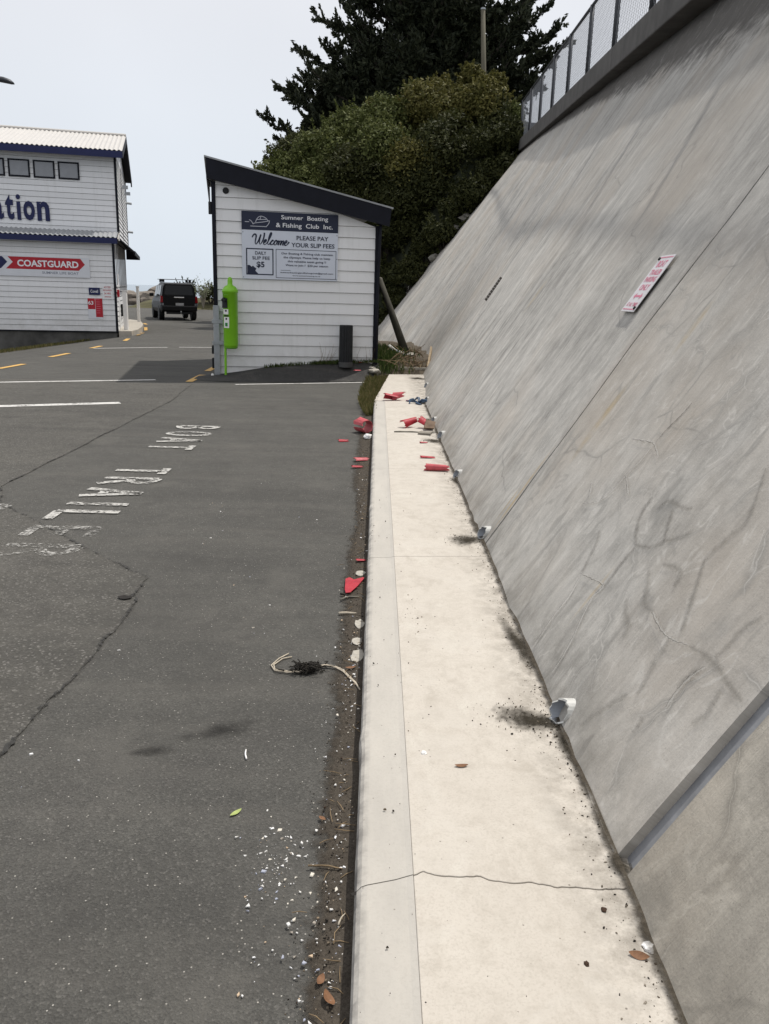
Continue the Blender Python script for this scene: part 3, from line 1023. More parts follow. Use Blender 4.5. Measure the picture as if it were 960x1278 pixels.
# ------------------------------------------------------------------ retaining wall
BX = ([-4, 12, 12.8, 14.4, 16.8, 20, 25, 30, 34.5], [.73, .73, .775, .86, .96, 1.0, .72, .22, -.3])
CA, CD = Vector((4.115, 16.5, 6.10)), Vector((0.05775, 1.0, 0.07174))
COPH = .40
def COPO(y):
    return lerp(y, [5, 12, 20, 28], [.36, .33, .22, .12])
def cop(y):
    return CA + CD * (y - 16.5)
def wall_pt(y, v):
    """point of the wall face: v = 0 at path level, 1 under the coping"""
    b = Vector((lerp(y, *BX), y, .12))
    c = cop(y)
    t = Vector((c.x + COPO(y), y, c.z - COPH))
    return b + (t - b) * v
def wall_len(y):
    return (wall_pt(y, 1) - wall_pt(y, 0)).length
def wall_nrm(y):
    d = wall_pt(y, 1) - wall_pt(y, 0)
    return Vector((-d.z, 0, d.x)).normalized()
wl = thing('retaining_wall', 'tall sloping grey concrete retaining wall beside the pale footpath', 'wall', (.73, 8, .12))
WJ = [-3.2, 2.03, 5.17, 10.4, 16.6, 22.6, 28.6, 34.5]
for k in range(len(WJ) - 1):
    y0, y1 = WJ[k] + (.045 if k == 1 else .012 if k == 2 else .003), WJ[k + 1] - (.045 if k == 0 else .012 if k == 1 else .003)
    nu, nv = max(6, int((y1 - y0) / .14)), 40
    verts, uvs = [], []
    for j in range(nv + 1):
        v = -.04 + 1.045 * j / nv
        for i in range(nu + 1):
            y = y0 + (y1 - y0) * i / nu
            p = wall_pt(y, v)
            n_ = wall_nrm(y)
            L = wall_len(y) * v
            d = .014 * mnoise.noise((y * 1.1, L * .8, 5)) + .006 * mnoise.noise((y * 4.5, L * 2.2, 9))
            verts.append(p + n_ * d)
            uvs.append((y, L))
    fs = []
    W_ = nu + 1
    for j in range(nv):
        for i in range(nu):
            a = j * W_ + i
            fs.append((a, a + W_, a + W_ + 1, a + 1))
    # returns of the panel, into the joint
    base = len(verts)
    back = []
    for i_ in (0, nu):
        for j in range(nv + 1):
            verts.append(verts[j * W_ + i_])
            uvs.append(uvs[j * W_ + i_])
    for i_ in (0, nu):
        for j in range(nv + 1):
            verts.append(verts[j * W_ + i_] - wall_nrm(y0) * .16)
            uvs.append(uvs[j * W_ + i_])
    for j in range(nv):
        for q in (0, nv + 1):
            a, b = base + q + j, base + 2 * (nv + 1) + q + j
            fs.append((a, b, b + 1, a + 1) if q == 0 else (a, a + 1, b + 1, b))
    mb = MB()
    mb.add(verts, fs)
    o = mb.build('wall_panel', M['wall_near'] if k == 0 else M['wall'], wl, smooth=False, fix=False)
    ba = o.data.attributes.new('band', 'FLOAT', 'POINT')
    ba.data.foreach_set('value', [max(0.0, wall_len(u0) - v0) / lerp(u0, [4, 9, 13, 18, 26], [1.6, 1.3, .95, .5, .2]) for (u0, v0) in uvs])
    u_ = o.data.uv_layers.new(name='UVMap')
    for lp in o.data.loops:
        u_.data[lp.index].uv = uvs[lp.vertex_index]
    for p in o.data.polygons:
        p.use_smooth = True
    # coping stone
    mb = MB()
    q0, q1 = cop(WJ[k] + .006), cop(WJ[k + 1] - .006)
    sec = lambda c: [c, c + Vector((.8, 0, .0)), c + Vector((.8, 0, -COPH)), c + Vector((0, 0, -COPH))]
    A, B = sec(q0), sec(q1)
    mb.add(A + B, [(0, 1, 2, 3), (4, 7, 6, 5)] + [(i, (i + 1) % 4 + 0, (i + 1) % 4 + 4, i + 4) for i in range(4)])
    mb.build('coping_stone', M['coping'], wl, bevel=.02)
    if k > 0:
        mb = MB()
        dep = .022 if k == 1 else .02
        hw = .050 if k == 1 else .015
        pts = []
        for j in range(21):
            v = -.03 + 1.03 * j / 20
            for s in (-hw, hw):
                pts.append(wall_pt(WJ[k] + s, v) - wall_nrm(WJ[k]) * (dep + (.012 if s > 0 and k == 1 else 0)))
        mb.add(pts, [(2 * j, 2 * j + 1, 2 * j + 3, 2 * j + 2) for j in range(20)])
        mb.build('joint_sealant', M['sealant'] if k == 1 else M['crack'], wl, fix=False)
# repaired cracks and old float marks on the near panels: (metres along, metres up the slope)
def scar(name, col, edge, hard, amax):
    g = NG(name)
    v = g.pos()
    a = g.n('ShaderNodeAttribute', attribute_name='core')
    n = g.noise(v, 38.0, 6, 0.75)
    al = g.mr(g.math('ADD', a.outputs['Fac'], g.math('MULTIPLY', g.math('SUBTRACT', n, 0.5), 2.2)), edge - hard, edge + hard, 0.0, amax)
    return g.done(col, 0.95, g.bump(n, 0.4, 0.004), 0.15, alpha=al)
M['scar_dark'] = scar('float_mark', (0.215, 0.205, 0.186), 0.60, 0.55, 0.42)
M['scar_pale'] = scar('lime_scar', (0.60, 0.58, 0.54), 0.62, 0.40, 0.55)
M['scar_line'] = scar('hairline', (0.10, 0.095, 0.085), 0.45, 0.35, 0.75)
def wall_disp(y, L):
    return .014 * mnoise.noise((y * 1.1, L * .8, 5)) + .006 * mnoise.noise((y * 4.5, L * 2.2, 9))
def wall_ribbon(name, pl, wd, mat, lift, seed):
    r_ = random.Random(seed)
    sm_ = []
    for q in range(len(pl) - 1):                          # round the corners off (Catmull-Rom)
        p0, p1, p2, p3 = pl[max(q - 1, 0)], pl[q], pl[q + 1], pl[min(q + 2, len(pl) - 1)]
        for i in range(5):
            t = i / 5
            sm_.append(tuple(.5 * (2 * p1[k] + (p2[k] - p0[k]) * t + (2 * p0[k] - 5 * p1[k] + 4 * p2[k] - p3[k]) * t * t + (3 * p1[k] - p0[k] - 3 * p2[k] + p3[k]) * t ** 3) for k in (0, 1)))
    pl = sm_ + [pl[-1]]
    pts = []
    for q in range(len(pl) - 1):
        a, b = pl[q], pl[q + 1]
        n_ = max(2, int(math.hypot(b[0] - a[0], b[1] - a[1]) / .02))
        for i in range(n_):
            t = i / n_
            pts.append((a[0] + (b[0] - a[0]) * t + r_.uniform(-.0025, .0025), a[1] + (b[1] - a[1]) * t + r_.uniform(-.0025, .0025)))
    pts.append(pl[-1])
    mb = MB()
    core = []
    m_ = len(pts)
    for i, (y, L) in enumerate(pts):
        a, b = pts[max(i - 1, 0)], pts[min(i + 1, m_ - 1)]
        d = (b[0] - a[0], b[1] - a[1])
        k_ = math.hypot(*d) or 1
        w_ = wd * r_.uniform(.6, 1.3) * (.35 + .65 * math.sin(math.pi * (i + .5) / m_) ** .5)
        for s_ in (-1, 0, 1):
            yy_, LL = y - d[1] / k_ * w_ * s_, L + d[0] / k_ * w_ * s_
            mb.v.append(wall_pt(yy_, LL / wall_len(yy_)) + wall_nrm(yy_) * (wall_disp(yy_, LL) + lift))
            core.append(0.0 if s_ else 1.0)
    for i in range(m_ - 1):
        for k_ in range(2):
            q = i * 3 + k_
            mb.f.append((q, q + 1, q + 4, q + 3))
    o = mb.build(name, mat, wl, fix=False)
    at = o.data.attributes.new('core', 'FLOAT', 'POINT')
    at.data.foreach_set('value', core)
PALE = [[(4.116, 0.661), (3.97, 0.719), (3.906, 0.804), (3.885, 0.903), (3.852, 0.996), (3.845, 1.088)], [(4.14, 1.067), (3.955, 1.089), (3.842, 1.097), (3.701, 1.056)], [(3.885, 0.903), (3.79, 0.87), (3.695, 0.832)], [(4.1, 0.702), (4.211, 0.771)], [(3.314, 0.418), (3.268, 0.331), (3.205, 0.239), (3.171, 0.149), (3.16, 0.077)], [(3.578, 0.431), (3.437, 0.458), (3.298, 0.479), (3.314, 0.418)], [(3.557, 0.423), (3.518, 0.324), (3.511, 0.195), (3.492, 0.104), (3.488, 0.038)], [(2.807, 0.57), (2.682, 0.553), (2.577, 0.558), (2.474, 0.589)], [(2.355, 0.396), (2.367, 0.472), (2.357, 0.536), (2.335, 0.578)]]
DARK = [[(3.853, 1.103), (3.839, 1.179), (3.807, 1.266), (3.793, 1.339)], [(3.31, 0.695), (3.426, 0.76), (3.48, 0.835), (3.484, 0.895)], [(3.31, 0.695), (3.194, 0.731), (3.106, 0.792), (3.007, 0.842), (2.971, 0.889)], [(3.301, 0.691), (3.311, 0.619), (3.307, 0.56), (3.298, 0.479)], [(3.365, 0.864), (3.353, 0.904), (3.295, 0.929), (3.198, 0.931), (3.102, 0.947)], [(3.125, 0.785), (3.184, 0.843), (3.244, 0.902)], [(2.756, 0.82), (2.698, 0.762), (2.654, 0.707), (2.6, 0.645), (2.57, 0.599)], [(2.474, 0.589), (2.38, 0.604), (2.295, 0.607), (2.216, 0.598), (2.15, 0.594), (2.101, 0.593)], [(2.335, 0.618), (2.326, 0.68), (2.316, 0.752), (2.283, 0.807)], [(2.85, 1.208), (2.791, 1.138), (2.741, 1.067), (2.71, 1.017), (2.73, 0.949), (2.762, 0.862), (2.756, 0.82)], [(2.995, 0.717), (2.909, 0.738), (2.832, 0.737), (2.813, 0.686)], [(3.578, 0.431), (3.615, 0.498), (3.661, 0.58), (3.72, 0.626)], [(2.591, 0.55), (2.588, 0.489), (2.563, 0.415), (2.537, 0.341)], [(2.697, 0.091), (2.671, 0.163), (2.613, 0.268), (2.579, 0.315)], [(2.42, 0.255), (2.423, 0.315)], [(2.872, 0.401), (2.89, 0.46), (3.005, 0.488), (3.047, 0.525)], [(2.207, 0.436), (2.182, 0.487), (2.195, 0.533), (2.208, 0.58)], [(3.058, 0.663), (2.977, 0.614), (2.908, 0.562), (2.807, 0.57)], [(2.389, 0.47), (2.369, 0.529), (2.347, 0.571)]]
for i, pl in enumerate(DARK):
    wall_ribbon('float_mark', pl, .020 if i else .005, M['scar_dark'] if i else M['scar_line'], .0040 + .0002 * i, i)
for i, pl in enumerate(PALE):
    wall_ribbon('crack', pl, .009, M['scar_pale'], .0082 + .0001 * i, 40 + i)
    wall_ribbon('crack', [(a + .004, b - .003) for a, b in pl], .0022, M['scar_line'], .0098 + .0001 * i, 60 + i)

# rusty slot drain high on the wall
mb = MB()
for i in range(9):
    v = 1.78 + i * .05
    L = wall_len(14.1)
    mb.box(wall_pt(14.1, v / L) + wall_nrm(14.1) * .008, (.042, .05, .041), (Vector((0, 1, 0)), wall_nrm(12.5), (wall_pt(12.5, 1) - wall_pt(12.5, 0)).normalized()))
mb.build('slot_grille', plain('slot_rust', (.10, .09, .08), .8, .3, 30, .2), wl)

# grime packed along the foot of the wall
yl = [.8 + .12 * i for i in range(100)]
lft = [(lerp(y, *BX) - .045 - .06 * abs(mnoise.noise((y * 2.2, 1, 0))) - .05 * max(0, mnoise.noise((y * .8, 5, 0))), y) for y in yl]
rgt = [(lerp(y, *BX) + .012, y) for y in yl]
structure(rag_sheet('wall_foot_grime', lft, rgt, 0, M['grime'], -.3, .95, 6, zf=lambda x, y: .1245 + .02 * sstep(.66, .75, x) * (.6 + .5 * mnoise.noise((y * 9, 0, 0)))))

# chain-link fence on the coping
fe = thing('chain_link_fence', 'grey chain link fence with steel posts along the top of the wall', 'fence', cop(14.3))
PY = [14.3 + 2.78 * k for k in range(-4, 8)]
RH, FO = 1.40, .12
def fpt(y, h):
    return cop(y) + Vector((FO, 0, h))
for y in PY:
    MB().tube([fpt(y, -.01), fpt(y, RH + .01)], .05, 10).build('post', M['fence'], fe, smooth=True)
MB().tube([fpt(PY[0], RH), fpt(PY[-1], RH)], .034, 8).build('top_rail', M['fence'], fe, smooth=True)
MB().tube([fpt(PY[0], .06), fpt(PY[-1], .06)], .012, 5).build('bottom_wire', M['fence'], fe)
for k in range(len(PY) - 1):
    mb = MB()
    y0, y1 = PY[k], PY[k + 1]
    L = y1 - y0
    h0, h1 = .05, RH - .02
    step = .115
    for sgn in (1, -1):
        t = -(h1 - h0)
        while t < L:
            a, b = t, t + (h1 - h0)
            a2, b2 = max(a, 0), min(b, L)
            if b2 - a2 > .02:
                za, zb = h0 + (a2 - a), h0 + (b2 - a)
                if sgn < 0:
                    za, zb = h0 + h1 - za, h0 + h1 - zb
                p, q = fpt(y0 + a2, za), fpt(y0 + b2, zb)
                mb.tube([p, q], .0030, 3, cap=False)
            t += step
    mb.build('chain_mesh', M['wire'], fe, fix=False)

# ------------------------------------------------------------------ hill behind the wall
def hill_edge(y):
    return lerp(y, [34, 34.5, 37, 41, 50, 70], [-.5, -.7, -2.8, -4.6, -5.2, -5.0])
def hz(x, y):
    if y <= 34.2:
        return cop(y).z - .12
    top = lerp(y, [34, 40, 60], [7.3, 7.6, 7.2])
    d = x - hill_edge(y)
    base = 1.62 * d + .35
    return max(-.3, min(top, base)) + .25 * mnoise.noise((x * .6, y * .6, 0))
mb = MB()
xs2 = [-7 + .45 * i for i in range(34)] + [9, 11, 14, 20, 40]
ys2 = [34.2, 34.45] + [34.9 + .5 * i for i in range(25)] + [48, 52, 58, 66]
n = len(xs2)
ys2 = [34.19] + ys2
for y in ys2:
    for x in xs2:
        mb.v.append((x, y, hz(x, y + .01) if y > 34.195 else -.4))
for j in range(len(ys2) - 1):
    for i in range(n - 1):
        a = j * n + i
        mb.f.append((a, a + 1, a + n + 1, a + n))
structure(mb.build('hill', M['hill'], None, smooth=True, fix=False))
mb = MB()
yy = [-4 + 2 * i for i in range(20)]
for y in yy:
    c = cop(y)
    for x in (c.x + .78, c.x + 6, c.x + 40):
        mb.v.append((x, y, c.z - .10))
for j in range(len(yy) - 1):
    for i in range(2):
        a = j * 3 + i
        mb.f.append((a, a + 1, a + 4, a + 3))
structure(mb.build('hilltop_ground', M['soil'], None, fix=False))

# ------------------------------------------------------------------ plants
def shrub(c, rx, ry, rz, mat, label, name='shrub', nclump=26, per=260, leaf=.085, group=None, base=None, seed=0, cat='shrub', open_=0.0):
    base = base or (c[0], c[1], c[2] - rz)
    t = thing(name, label, cat, base, group)
    cc = rand_unit(nclump)
    cc[:, 2] = np.abs(cc[:, 2]) * 1.0 - .25 * (nrg.random(nclump) < .35)
    rr = .55 + .45 * nrg.random((nclump, 1))
    C = np.array(c) + cc * rr * np.array([rx, ry, rz]) * .78
    crad = (.30 + .22 * nrg.random(nclump)) * min(rx, rz) * (1 + open_)
    P, N = [], []
    for k in range(nclump):
        d = rand_unit(per)
        q = C[k] + d * crad[k] * (.70 + .36 * nrg.random((per, 1)))
        P.append(q)
        N.append(d)
    for k in range(26):                                   # young shoots standing clear of the mass
        d = rand_unit(1)[0]
        d[2] = abs(d[2]) + .15
        d /= np.linalg.norm(d)
        b_ = np.array(c) + d * np.array([rx, ry, rz]) * .78
        L_ = rnd.uniform(.25, .62) * min(1.0, rx)
        m_ = 26
        tt = nrg.random(m_)[:, None]
        P.append(b_ + (d + np.array([0, 0, .35])) * tt * L_ + rand_unit(m_) * .07 * (1.15 - tt))
        N.append(rand_unit(m_))
    P = np.concatenate(P)
    N = np.concatenate(N)
    N = N * .6 + rand_unit(len(N)) * .75 + np.array([0, 0, .3])
    N /= np.linalg.norm(N, axis=1, keepdims=True)
    U = perp(N)
    V = np.cross(N, U)
    s = leaf * (.55 + .8 * nrg.random((len(P), 1)))
    quads('foliage', P, U * s, V * s * .45, mat, t)
    mb = MB()
    for k in range(0, nclump, 3):
        m_ = Vector(base).lerp(Vector(C[k]), .5) + Vector((rnd.uniform(-.1, .1), rnd.uniform(-.1, .1), .1))
        mb.tube([base, m_, tuple(C[k])], [.05 * min(rx, 1.2), .03 * min(rx, 1.2), .012], 5)
    mb.build('stem', M['bark'], t)
    return t

def xz(px, py, Y):
    """photograph position to a point at depth Y (used for the hillside planting only)"""
    d = [(px - 480) / 1034, (py - 639) / 1034, 1.0]
    r = [sum(a * b for a, b in zip(row, d)) for row in MW]
    k = Y / r[1]
    return (r[0] * k, Y, 1.7 + r[2] * k)
BU = [  # px, py, depth, rx, rz, material, label
    (352, 232, 37.5, 1.5, 1.2, 'leaf_a', 'leafy green shrub at the left end of the hillside thicket'),
    (372, 205, 39.0, 1.5, 1.2, 'leaf_b', 'dark rounded shrub behind the highest corner of the hut roof'),
    (410, 200, 37.5, 1.7, 1.4, 'leaf_a', 'broad green shrub rising over the middle of the hut roof'),
    (398, 235, 36.2, 1.3, 1.1, 'leaf_a', 'light green low shrub just above the dark roof edge of the hut'),
    (445, 178, 38.0, 1.6, 1.4, 'leaf_a', 'tall green shrub in the middle of the thicket under the cypress'),
    (440, 228, 36.0, 1.6, 1.4, 'leaf_b', 'dark shrub in the shade above the low end of the hut roof'),
    (478, 200, 36.5, 1.6, 1.5, 'leaf_a', 'mid green shrub above and right of the hut roof end'),
    (490, 165, 38.5, 1.6, 1.4, 'leaf_a', 'green shrub on the skyline in front of the cypress trunk'),
    (520, 215, 35.6, 1.5, 1.5, 'leaf_c', 'olive shrub halfway down the bank above the wall'),
    (535, 150, 38.0, 1.5, 1.4, 'leaf_c', 'olive shrub high on the bank left of the wooden pole'),
    (572, 145, 37.0, 1.4, 1.3, 'leaf_c', 'yellowish olive shrub beneath the wooden pole'),
    (602, 140, 36.4, 1.1, 1.2, 'leaf_c', 'bronze tinged shrub at the foot of the wooden pole'),
    (622, 160, 36.0, .95, 1.0, 'leaf_b', 'dark narrow shrub beside the end of the chain link fence'),
    (560, 195, 35.4, 1.5, 1.4, 'leaf_b', 'dark shrub hanging over the far end of the retaining wall'),
    (605, 195, 35.2, 1.1, 1.1, 'leaf_b', 'dark creeper clump tumbling over the top corner of the wall'),
    (540, 245, 35.0, 1.3, 1.2, 'leaf_b', 'dark hanging shrub halfway down the far edge of the wall'),
    (500, 265, 35.0, 1.3, 1.3, 'leaf_b', 'shaded shrub right of the hut and below the olive shrub'),
    (478, 300, 34.9, .95, 1.2, 'leaf_b', 'shaded shrub close beside the right wall of the hut'),
    (515, 290, 34.8, .8, .9, 'leaf_b', 'dark shrub lowest on the far edge of the sloping wall'),
    (478, 360, 34.6, .75, 1.1, 'leaf_b', 'dark shrub behind the leaning timber post'),
    (445, 265, 35.5, 1.4, 1.2, 'leaf_b', 'dark shrub hidden partly by the low corner of the hut roof'),
    (622, 218, 33.2, .8, .7, 'leaf_b', 'first small creeper below the fence end on the wall edge'),
    (598, 246, 33.0, .85, .75, 'leaf_b', 'second small creeper down the far wall edge'),
    (574, 262, 33.4, .75, .7, 'leaf_b', 'creeper on the wall edge under the olive bank shrub'),
    (556, 296, 32.8, .85, .7, 'leaf_b', 'creeper halfway down the far wall edge'),
    (534, 314, 33.3, .65, .6, 'leaf_b', 'creeper two thirds down the far wall edge'),
    (512, 346, 33.0, .7, .75, 'leaf_b', 'shaded creeper near the foot of the far wall edge'),
    (494, 380, 33.0, .5, .75, 'leaf_b', 'lowest creeper beside the top of the leaning timber post'),
    (482, 405, 33.7, .5, .6, 'leaf_b', 'dark growth at ground level behind the leaning timber post'),
    (352, 206, 38.0, .55, .5, 'leaf_a', 'small green shrub breaking the left skyline of the thicket'),
    (428, 160, 38.5, .6, .55, 'leaf_a', 'small green shrub on the skyline left of the middle of the thicket'),
    (470, 146, 38.6, .55, .5, 'leaf_c', 'small olive shrub on the skyline under the cypress limbs'),
    (520, 126, 38.4, .6, .6, 'leaf_a', 'upright green shrub on the skyline right of the middle'),
    (548, 116, 38.0, .5, .6, 'leaf_c', 'upright olive shrub poking up left of the wooden pole'),
    (588, 102, 37.2, .5, .7, 'leaf_c', 'tallest yellowish shrub just left of the wooden pole'),
    (618, 112, 36.6, .45, .6, 'leaf_c', 'thin bronze shrub just right of the wooden pole'),
    (634, 176, 33.5, .75, .65, 'leaf_b', 'creeper right under the last posts of the fence'),
    (612, 186, 33.6, .8, .7, 'leaf_b', 'dark creeper between the last fence post and the bronze shrub'),
    (640, 150, 35.6, .4, .6, 'leaf_a', 'thin shrub standing against the last fence posts'),
]
for i, (px, py, Y, rx, rz_, mk, lb) in enumerate(BU):
    c = xz(px, py, Y)
    shrub(c, rx, rx * .9, rz_, M[mk], lb, nclump=32, per=430, leaf=.078, group='shrubs of the hillside thicket', seed=i)

def rubble(px, py, Y, r, lb, seed):
    q = xz(px, py, Y)
    bm = bmesh.new()
    bmesh.ops.create_icosphere(bm, subdivisions=2, radius=1)
    for v in bm.verts:
        k_ = v.co * 1.4 + Vector((seed * 4.1, seed, 2))
        k2 = 1 + .55 * mnoise.noise(k_) + .25 * mnoise.noise(k_ * 3)
        v.co = Vector((v.co.x * 1.3, v.co.y, v.co.z * .75)) * (round(k2 * 5) / 5 * .5 + k2 * .5) * r
    me = bpy.data.meshes.new('rock')
    bm.to_mesh(me)
    bm.free()
    o = link('rock', me, M['rubble'])
    o.location = q
    tag(o, lb, 'rock', 'pale rocks on the far wall edge')
M['rubble'] = plain('pale_rock', (0.20, 0.19, 0.165), 0.95, 0.35, 5, 0.6, bsc=14)
for i, a in enumerate(((607, 236, 32.9, .19, 'pale rock in the creeper just below the fence end'), (583, 272, 32.8, .21, 'pale rock a third of the way down the far wall edge'), (566, 284, 32.6, .15, 'small pale rock below the one a third of the way down'),
                       (543, 322, 32.6, .19, 'pale rock two thirds of the way down the far wall edge'), (520, 344, 32.6, .16, 'lowest pale rock on the far wall edge'))):
    rubble(*a, i + 1)

# the big dark cypress
def cypress():
    base = (2.6, 45.5, 7.0)
    t = thing('cypress_tree', 'huge dark cypress spreading over the hillside thicket', 'tree', base)
    mb = MB()
    trunk = [Vector((2.6, 45.5, 6.6)), Vector((2.4, 45.4, 10)), Vector((2.7, 45.6, 14)), Vector((2.5, 45.5, 19)), Vector((2.7, 45.3, 25))]
    mb.tube(trunk, [.75, .6, .5, .38, .12], 10)
    mb.build('trunk', M['bark'], t, smooth=True)
    tips = [(328, 148, 44.5), (346, 108, 45), (350, 176, 44), (372, 62, 45), (365, 128, 43.5), (395, 20, 46), (400, 95, 43), (385, 150, 43), (378, 95, 47),
            (700, 30, 45), (704, 58, 44), (690, 80, 46), (665, 105, 44), (686, 8, 45), (650, 20, 43), (640, 70, 43), (655, 118, 46),
            (420, -30, 46), (470, -60, 44), (520, -90, 46), (580, -70, 45), (640, -45, 44), (690, -25, 46), (560, -130, 45),
            (440, 40, 42.5), (480, 90, 42), (520, 50, 42), (560, 100, 42), (600, 60, 42.3), (540, 10, 42.4), (470, 140, 42.3), (500, 0, 43), (610, 10, 43), (420, 130, 42.8), (585, 30, 48), (450, 70, 48),
            (520, 110, 43), (440, 110, 44), (560, 60, 43), (600, 100, 44), (625, 45, 46), (490, 50, 43.5), (430, 10, 44.5), (405, 60, 44)]
    for _ in range(64):
        u_, py_ = rnd.random(), rnd.uniform(-140, 150)
        xl = lerp(py_, [-140, 0, 60, 150], [500, 425, 388, 352])
        xr = lerp(py_, [-140, 0, 60, 150], [610, 672, 682, 640])
        tips.append((xl + (xr - xl) * u_, py_, rnd.uniform(41.5, 49)))
    limbs = MB()
    P, D = [], []
    def spray(b, sd, ln, m):
        tt = nrg.random(m) ** .8
        a1 = np.cross(sd, (0, 0, 1.0))
        a1 /= np.linalg.norm(a1) + 1e-6
        hw = .42 * ln * np.sin(np.pi * np.clip(tt * .9 + .08, 0, 1))
        q = b + sd * (tt * ln)[:, None] + a1 * (hw * nrg.uniform(-1, 1, m))[:, None]
        q[:, 2] += nrg.normal(0, .045, m) + .16 * ln * tt ** 2
        P.append(q)
        dd = sd + rand_unit(m) * .75
        dd[:, 2] += .2
        D.append(dd / np.linalg.norm(dd, axis=1, keepdims=True))
    def foliage_on(pts, f0, dens):
        L = sum((pts[i + 1] - pts[i]).length for i in range(len(pts) - 1))
        dn = (pts[-1] - pts[0]).normalized()
        side = dn.cross(Vector((0, 0, 1))).normalized()
        ns = int(5 + L * dens)
        k_ = len(pts) - 1
        for s in range(ns):
            f = min(.999, f0 + (1 - f0) * (s + rnd.random()) / ns)
            i_ = min(k_ - 1, int(f * k_))
            b = pts[i_].lerp(pts[i_ + 1], f * k_ - i_)
            sd = side * rnd.uniform(-1, 1) + dn * rnd.uniform(-.1, .9) + Vector((0, 0, rnd.uniform(-.35, .7)))
            sd.normalize()
            ln = rnd.uniform(.35, .95) * (1.1 - .35 * f)
            spray(np.array(b), np.array(sd), ln, int(16 + 34 * ln))
        spray(np.array(pts[-1] - dn * .2), np.array((dn + Vector((0, 0, .25))).normalized()), .55, 34)
    for (px, py, Y) in tips:
        tip = Vector(xz(px, py, Y))
        h = min(24, max(9.0, tip.z - 1.2 - .10 * (tip - Vector((2.6, 45.5, tip.z))).length))
        k = (h - 6.6) / 18.4 * 4
        i0 = min(3, int(k))
        root = trunk[i0].lerp(trunk[i0 + 1], k - i0)
        d = tip - root
        L = d.length
        jit = lambda a: Vector((rnd.gauss(0, a), rnd.gauss(0, a), rnd.gauss(0, a * .6)))
        pts = [root, root + d * .25 + jit(.1) + Vector((0, 0, -.02 * L)), root + d * .5 + jit(.2) + Vector((0, 0, -.05 * L)), root + d * .78 + jit(.2) + Vector((0, 0, -.03 * L)), tip]
        limbs.tube(pts, [.17, .13, .09, .05, .015], 5)
        foliage_on(pts, .22, 5.0)
        for q_ in range(5):
            f = rnd.uniform(.35, .85)
            i_ = min(3, int(f * 4))
            b = pts[i_].lerp(pts[i_ + 1], f * 4 - i_)
            side = d.normalized().cross(Vector((0, 0, 1))).normalized()
            e_ = d.normalized() * rnd.uniform(.3, .9) + side * rnd.choice((-1, 1)) * rnd.uniform(.4, 1) + Vector((0, 0, rnd.uniform(-.25, .5)))
            sl_ = rnd.uniform(.16, .30) * L * (1.25 - f)
            e_ = e_.normalized() * sl_
            sp = [b, b + e_ * .5 + Vector((0, 0, -.04 * sl_)), b + e_]
            limbs.tube(sp, [.045, .03, .01], 4)
            foliage_on(sp, .12, 5.5)
    limbs.build('limb', M['bark'], t)
    P = np.concatenate(P)
    D = np.concatenate(D)
    n_ = perp(D)
    V = np.cross(D, n_)
    s = .135 * (.5 + .8 * nrg.random((len(P), 1)))
    quads('crown', P, D * s, V * s * .38, M['leaf_d'], t)
    return t
cypress()

# wooden power pole
pp = thing('power_pole', 'bare weathered wooden pole standing in front of the dark cypress', 'pole', (4.72, 41.2, 6.9))
a, b = xz(603, 12, 41.2), xz(604, 120, 41.2)
MB().tube([(b[0], 41.2, 6.8), (b[0], 41.2, b[2]), a], [.13, .125, .10], 10).build('pole_shaft', plain('pole_wood', (.12, .11, .08), .9, .2, 4, .4, stretch=(4, 4, .4)), pp, smooth=True)
MB().lathe([(.11, 0), (.115, .05), (.04, .09), (.0, .09)], a, 10).build('pole_cap', M['galv'], pp)

# dark house wall beyond the fence's far end
q0, q1 = xz(642, 153, 47), xz(700, 153, 47)
MB().box(((q0[0] + q1[0]) / 2 + .3, 47, q0[2] - 1.3), (q1[0] - q0[0] + .2, .3, 2.6)).build('boundary_wall', M['fence'])
tag(bpy.data.objects['boundary_wall'], 'low dark boundary wall seen through the far end of the fence', 'wall')
recenter(bpy.data.objects['boundary_wall'])

# ------------------------------------------------------------------ the boating club hut
HO = Vector((-3.094, 16.395, 0))
HU = Vector((math.cos(R(10.5)), math.sin(R(10.5)), 0))
HN = Vector((HU.y, -HU.x, 0))              # out of the front, towards the road
UP = Vector((0, 0, 1))
def hp(s, z, o=0.0):
    return HO + HU * s + UP * z + HN * o
HWD, HDP = 3.09, 4.2
def rline(s):
    return 3.60 + (2.92 - 3.60) * (s + .12) / 3.49 + .04
hut = thing('clubhouse_hut', 'small white weatherboard hut with a dark single pitch roof', 'hut', HO)
BP = .2075
zb = .0
k = 0
while zb < 3.6:
    z0, z1 = zb, zb + BP - .0065
    # clip the board by the roof slope
    segs = [(0.03, HWD - .03)]
    if k == 3:
        segs = [(.03, .42), (.424, HWD - .03)]
    if k == 9:
        segs = [(.03, 2.05), (2.054, HWD - .03)]
    for (s0, s1) in segs:
        def smax(z):
            return min(s1, -.12 + (3.64 - z) / (.72 / 3.42))
        e0, e1 = smax(z0), smax(z1)
        if e0 <= s0 + .02:
            continue
        e1 = max(e1, s0 + .01)
        f0, f1 = .030 + rnd.uniform(-.002, .002), .006
        pts = [hp(s0, z0, f0), hp(e0, z0, f0), hp(e1, z1, f1), hp(s0, z1, f1), hp(s0, z0, -.01), hp(e0, z0, -.01), hp(e1, z1, -.01), hp(s0, z1, -.01)]
        MB().add(pts, [(0, 1, 2, 3), (4, 7, 6, 5), (0, 4, 5, 1), (1, 5, 6, 2), (2, 6, 7, 3), (3, 7, 4, 0)]).build('weatherboard', M['board'], hut)
    zb += BP
    k += 1
mb = MB()
mb.prism([hp(.012, -.05, -.011), hp(HWD - .012, -.05, -.011), hp(HWD - .012, 2.93, -.011), hp(.012, 3.57, -.011)], HN * -.05)
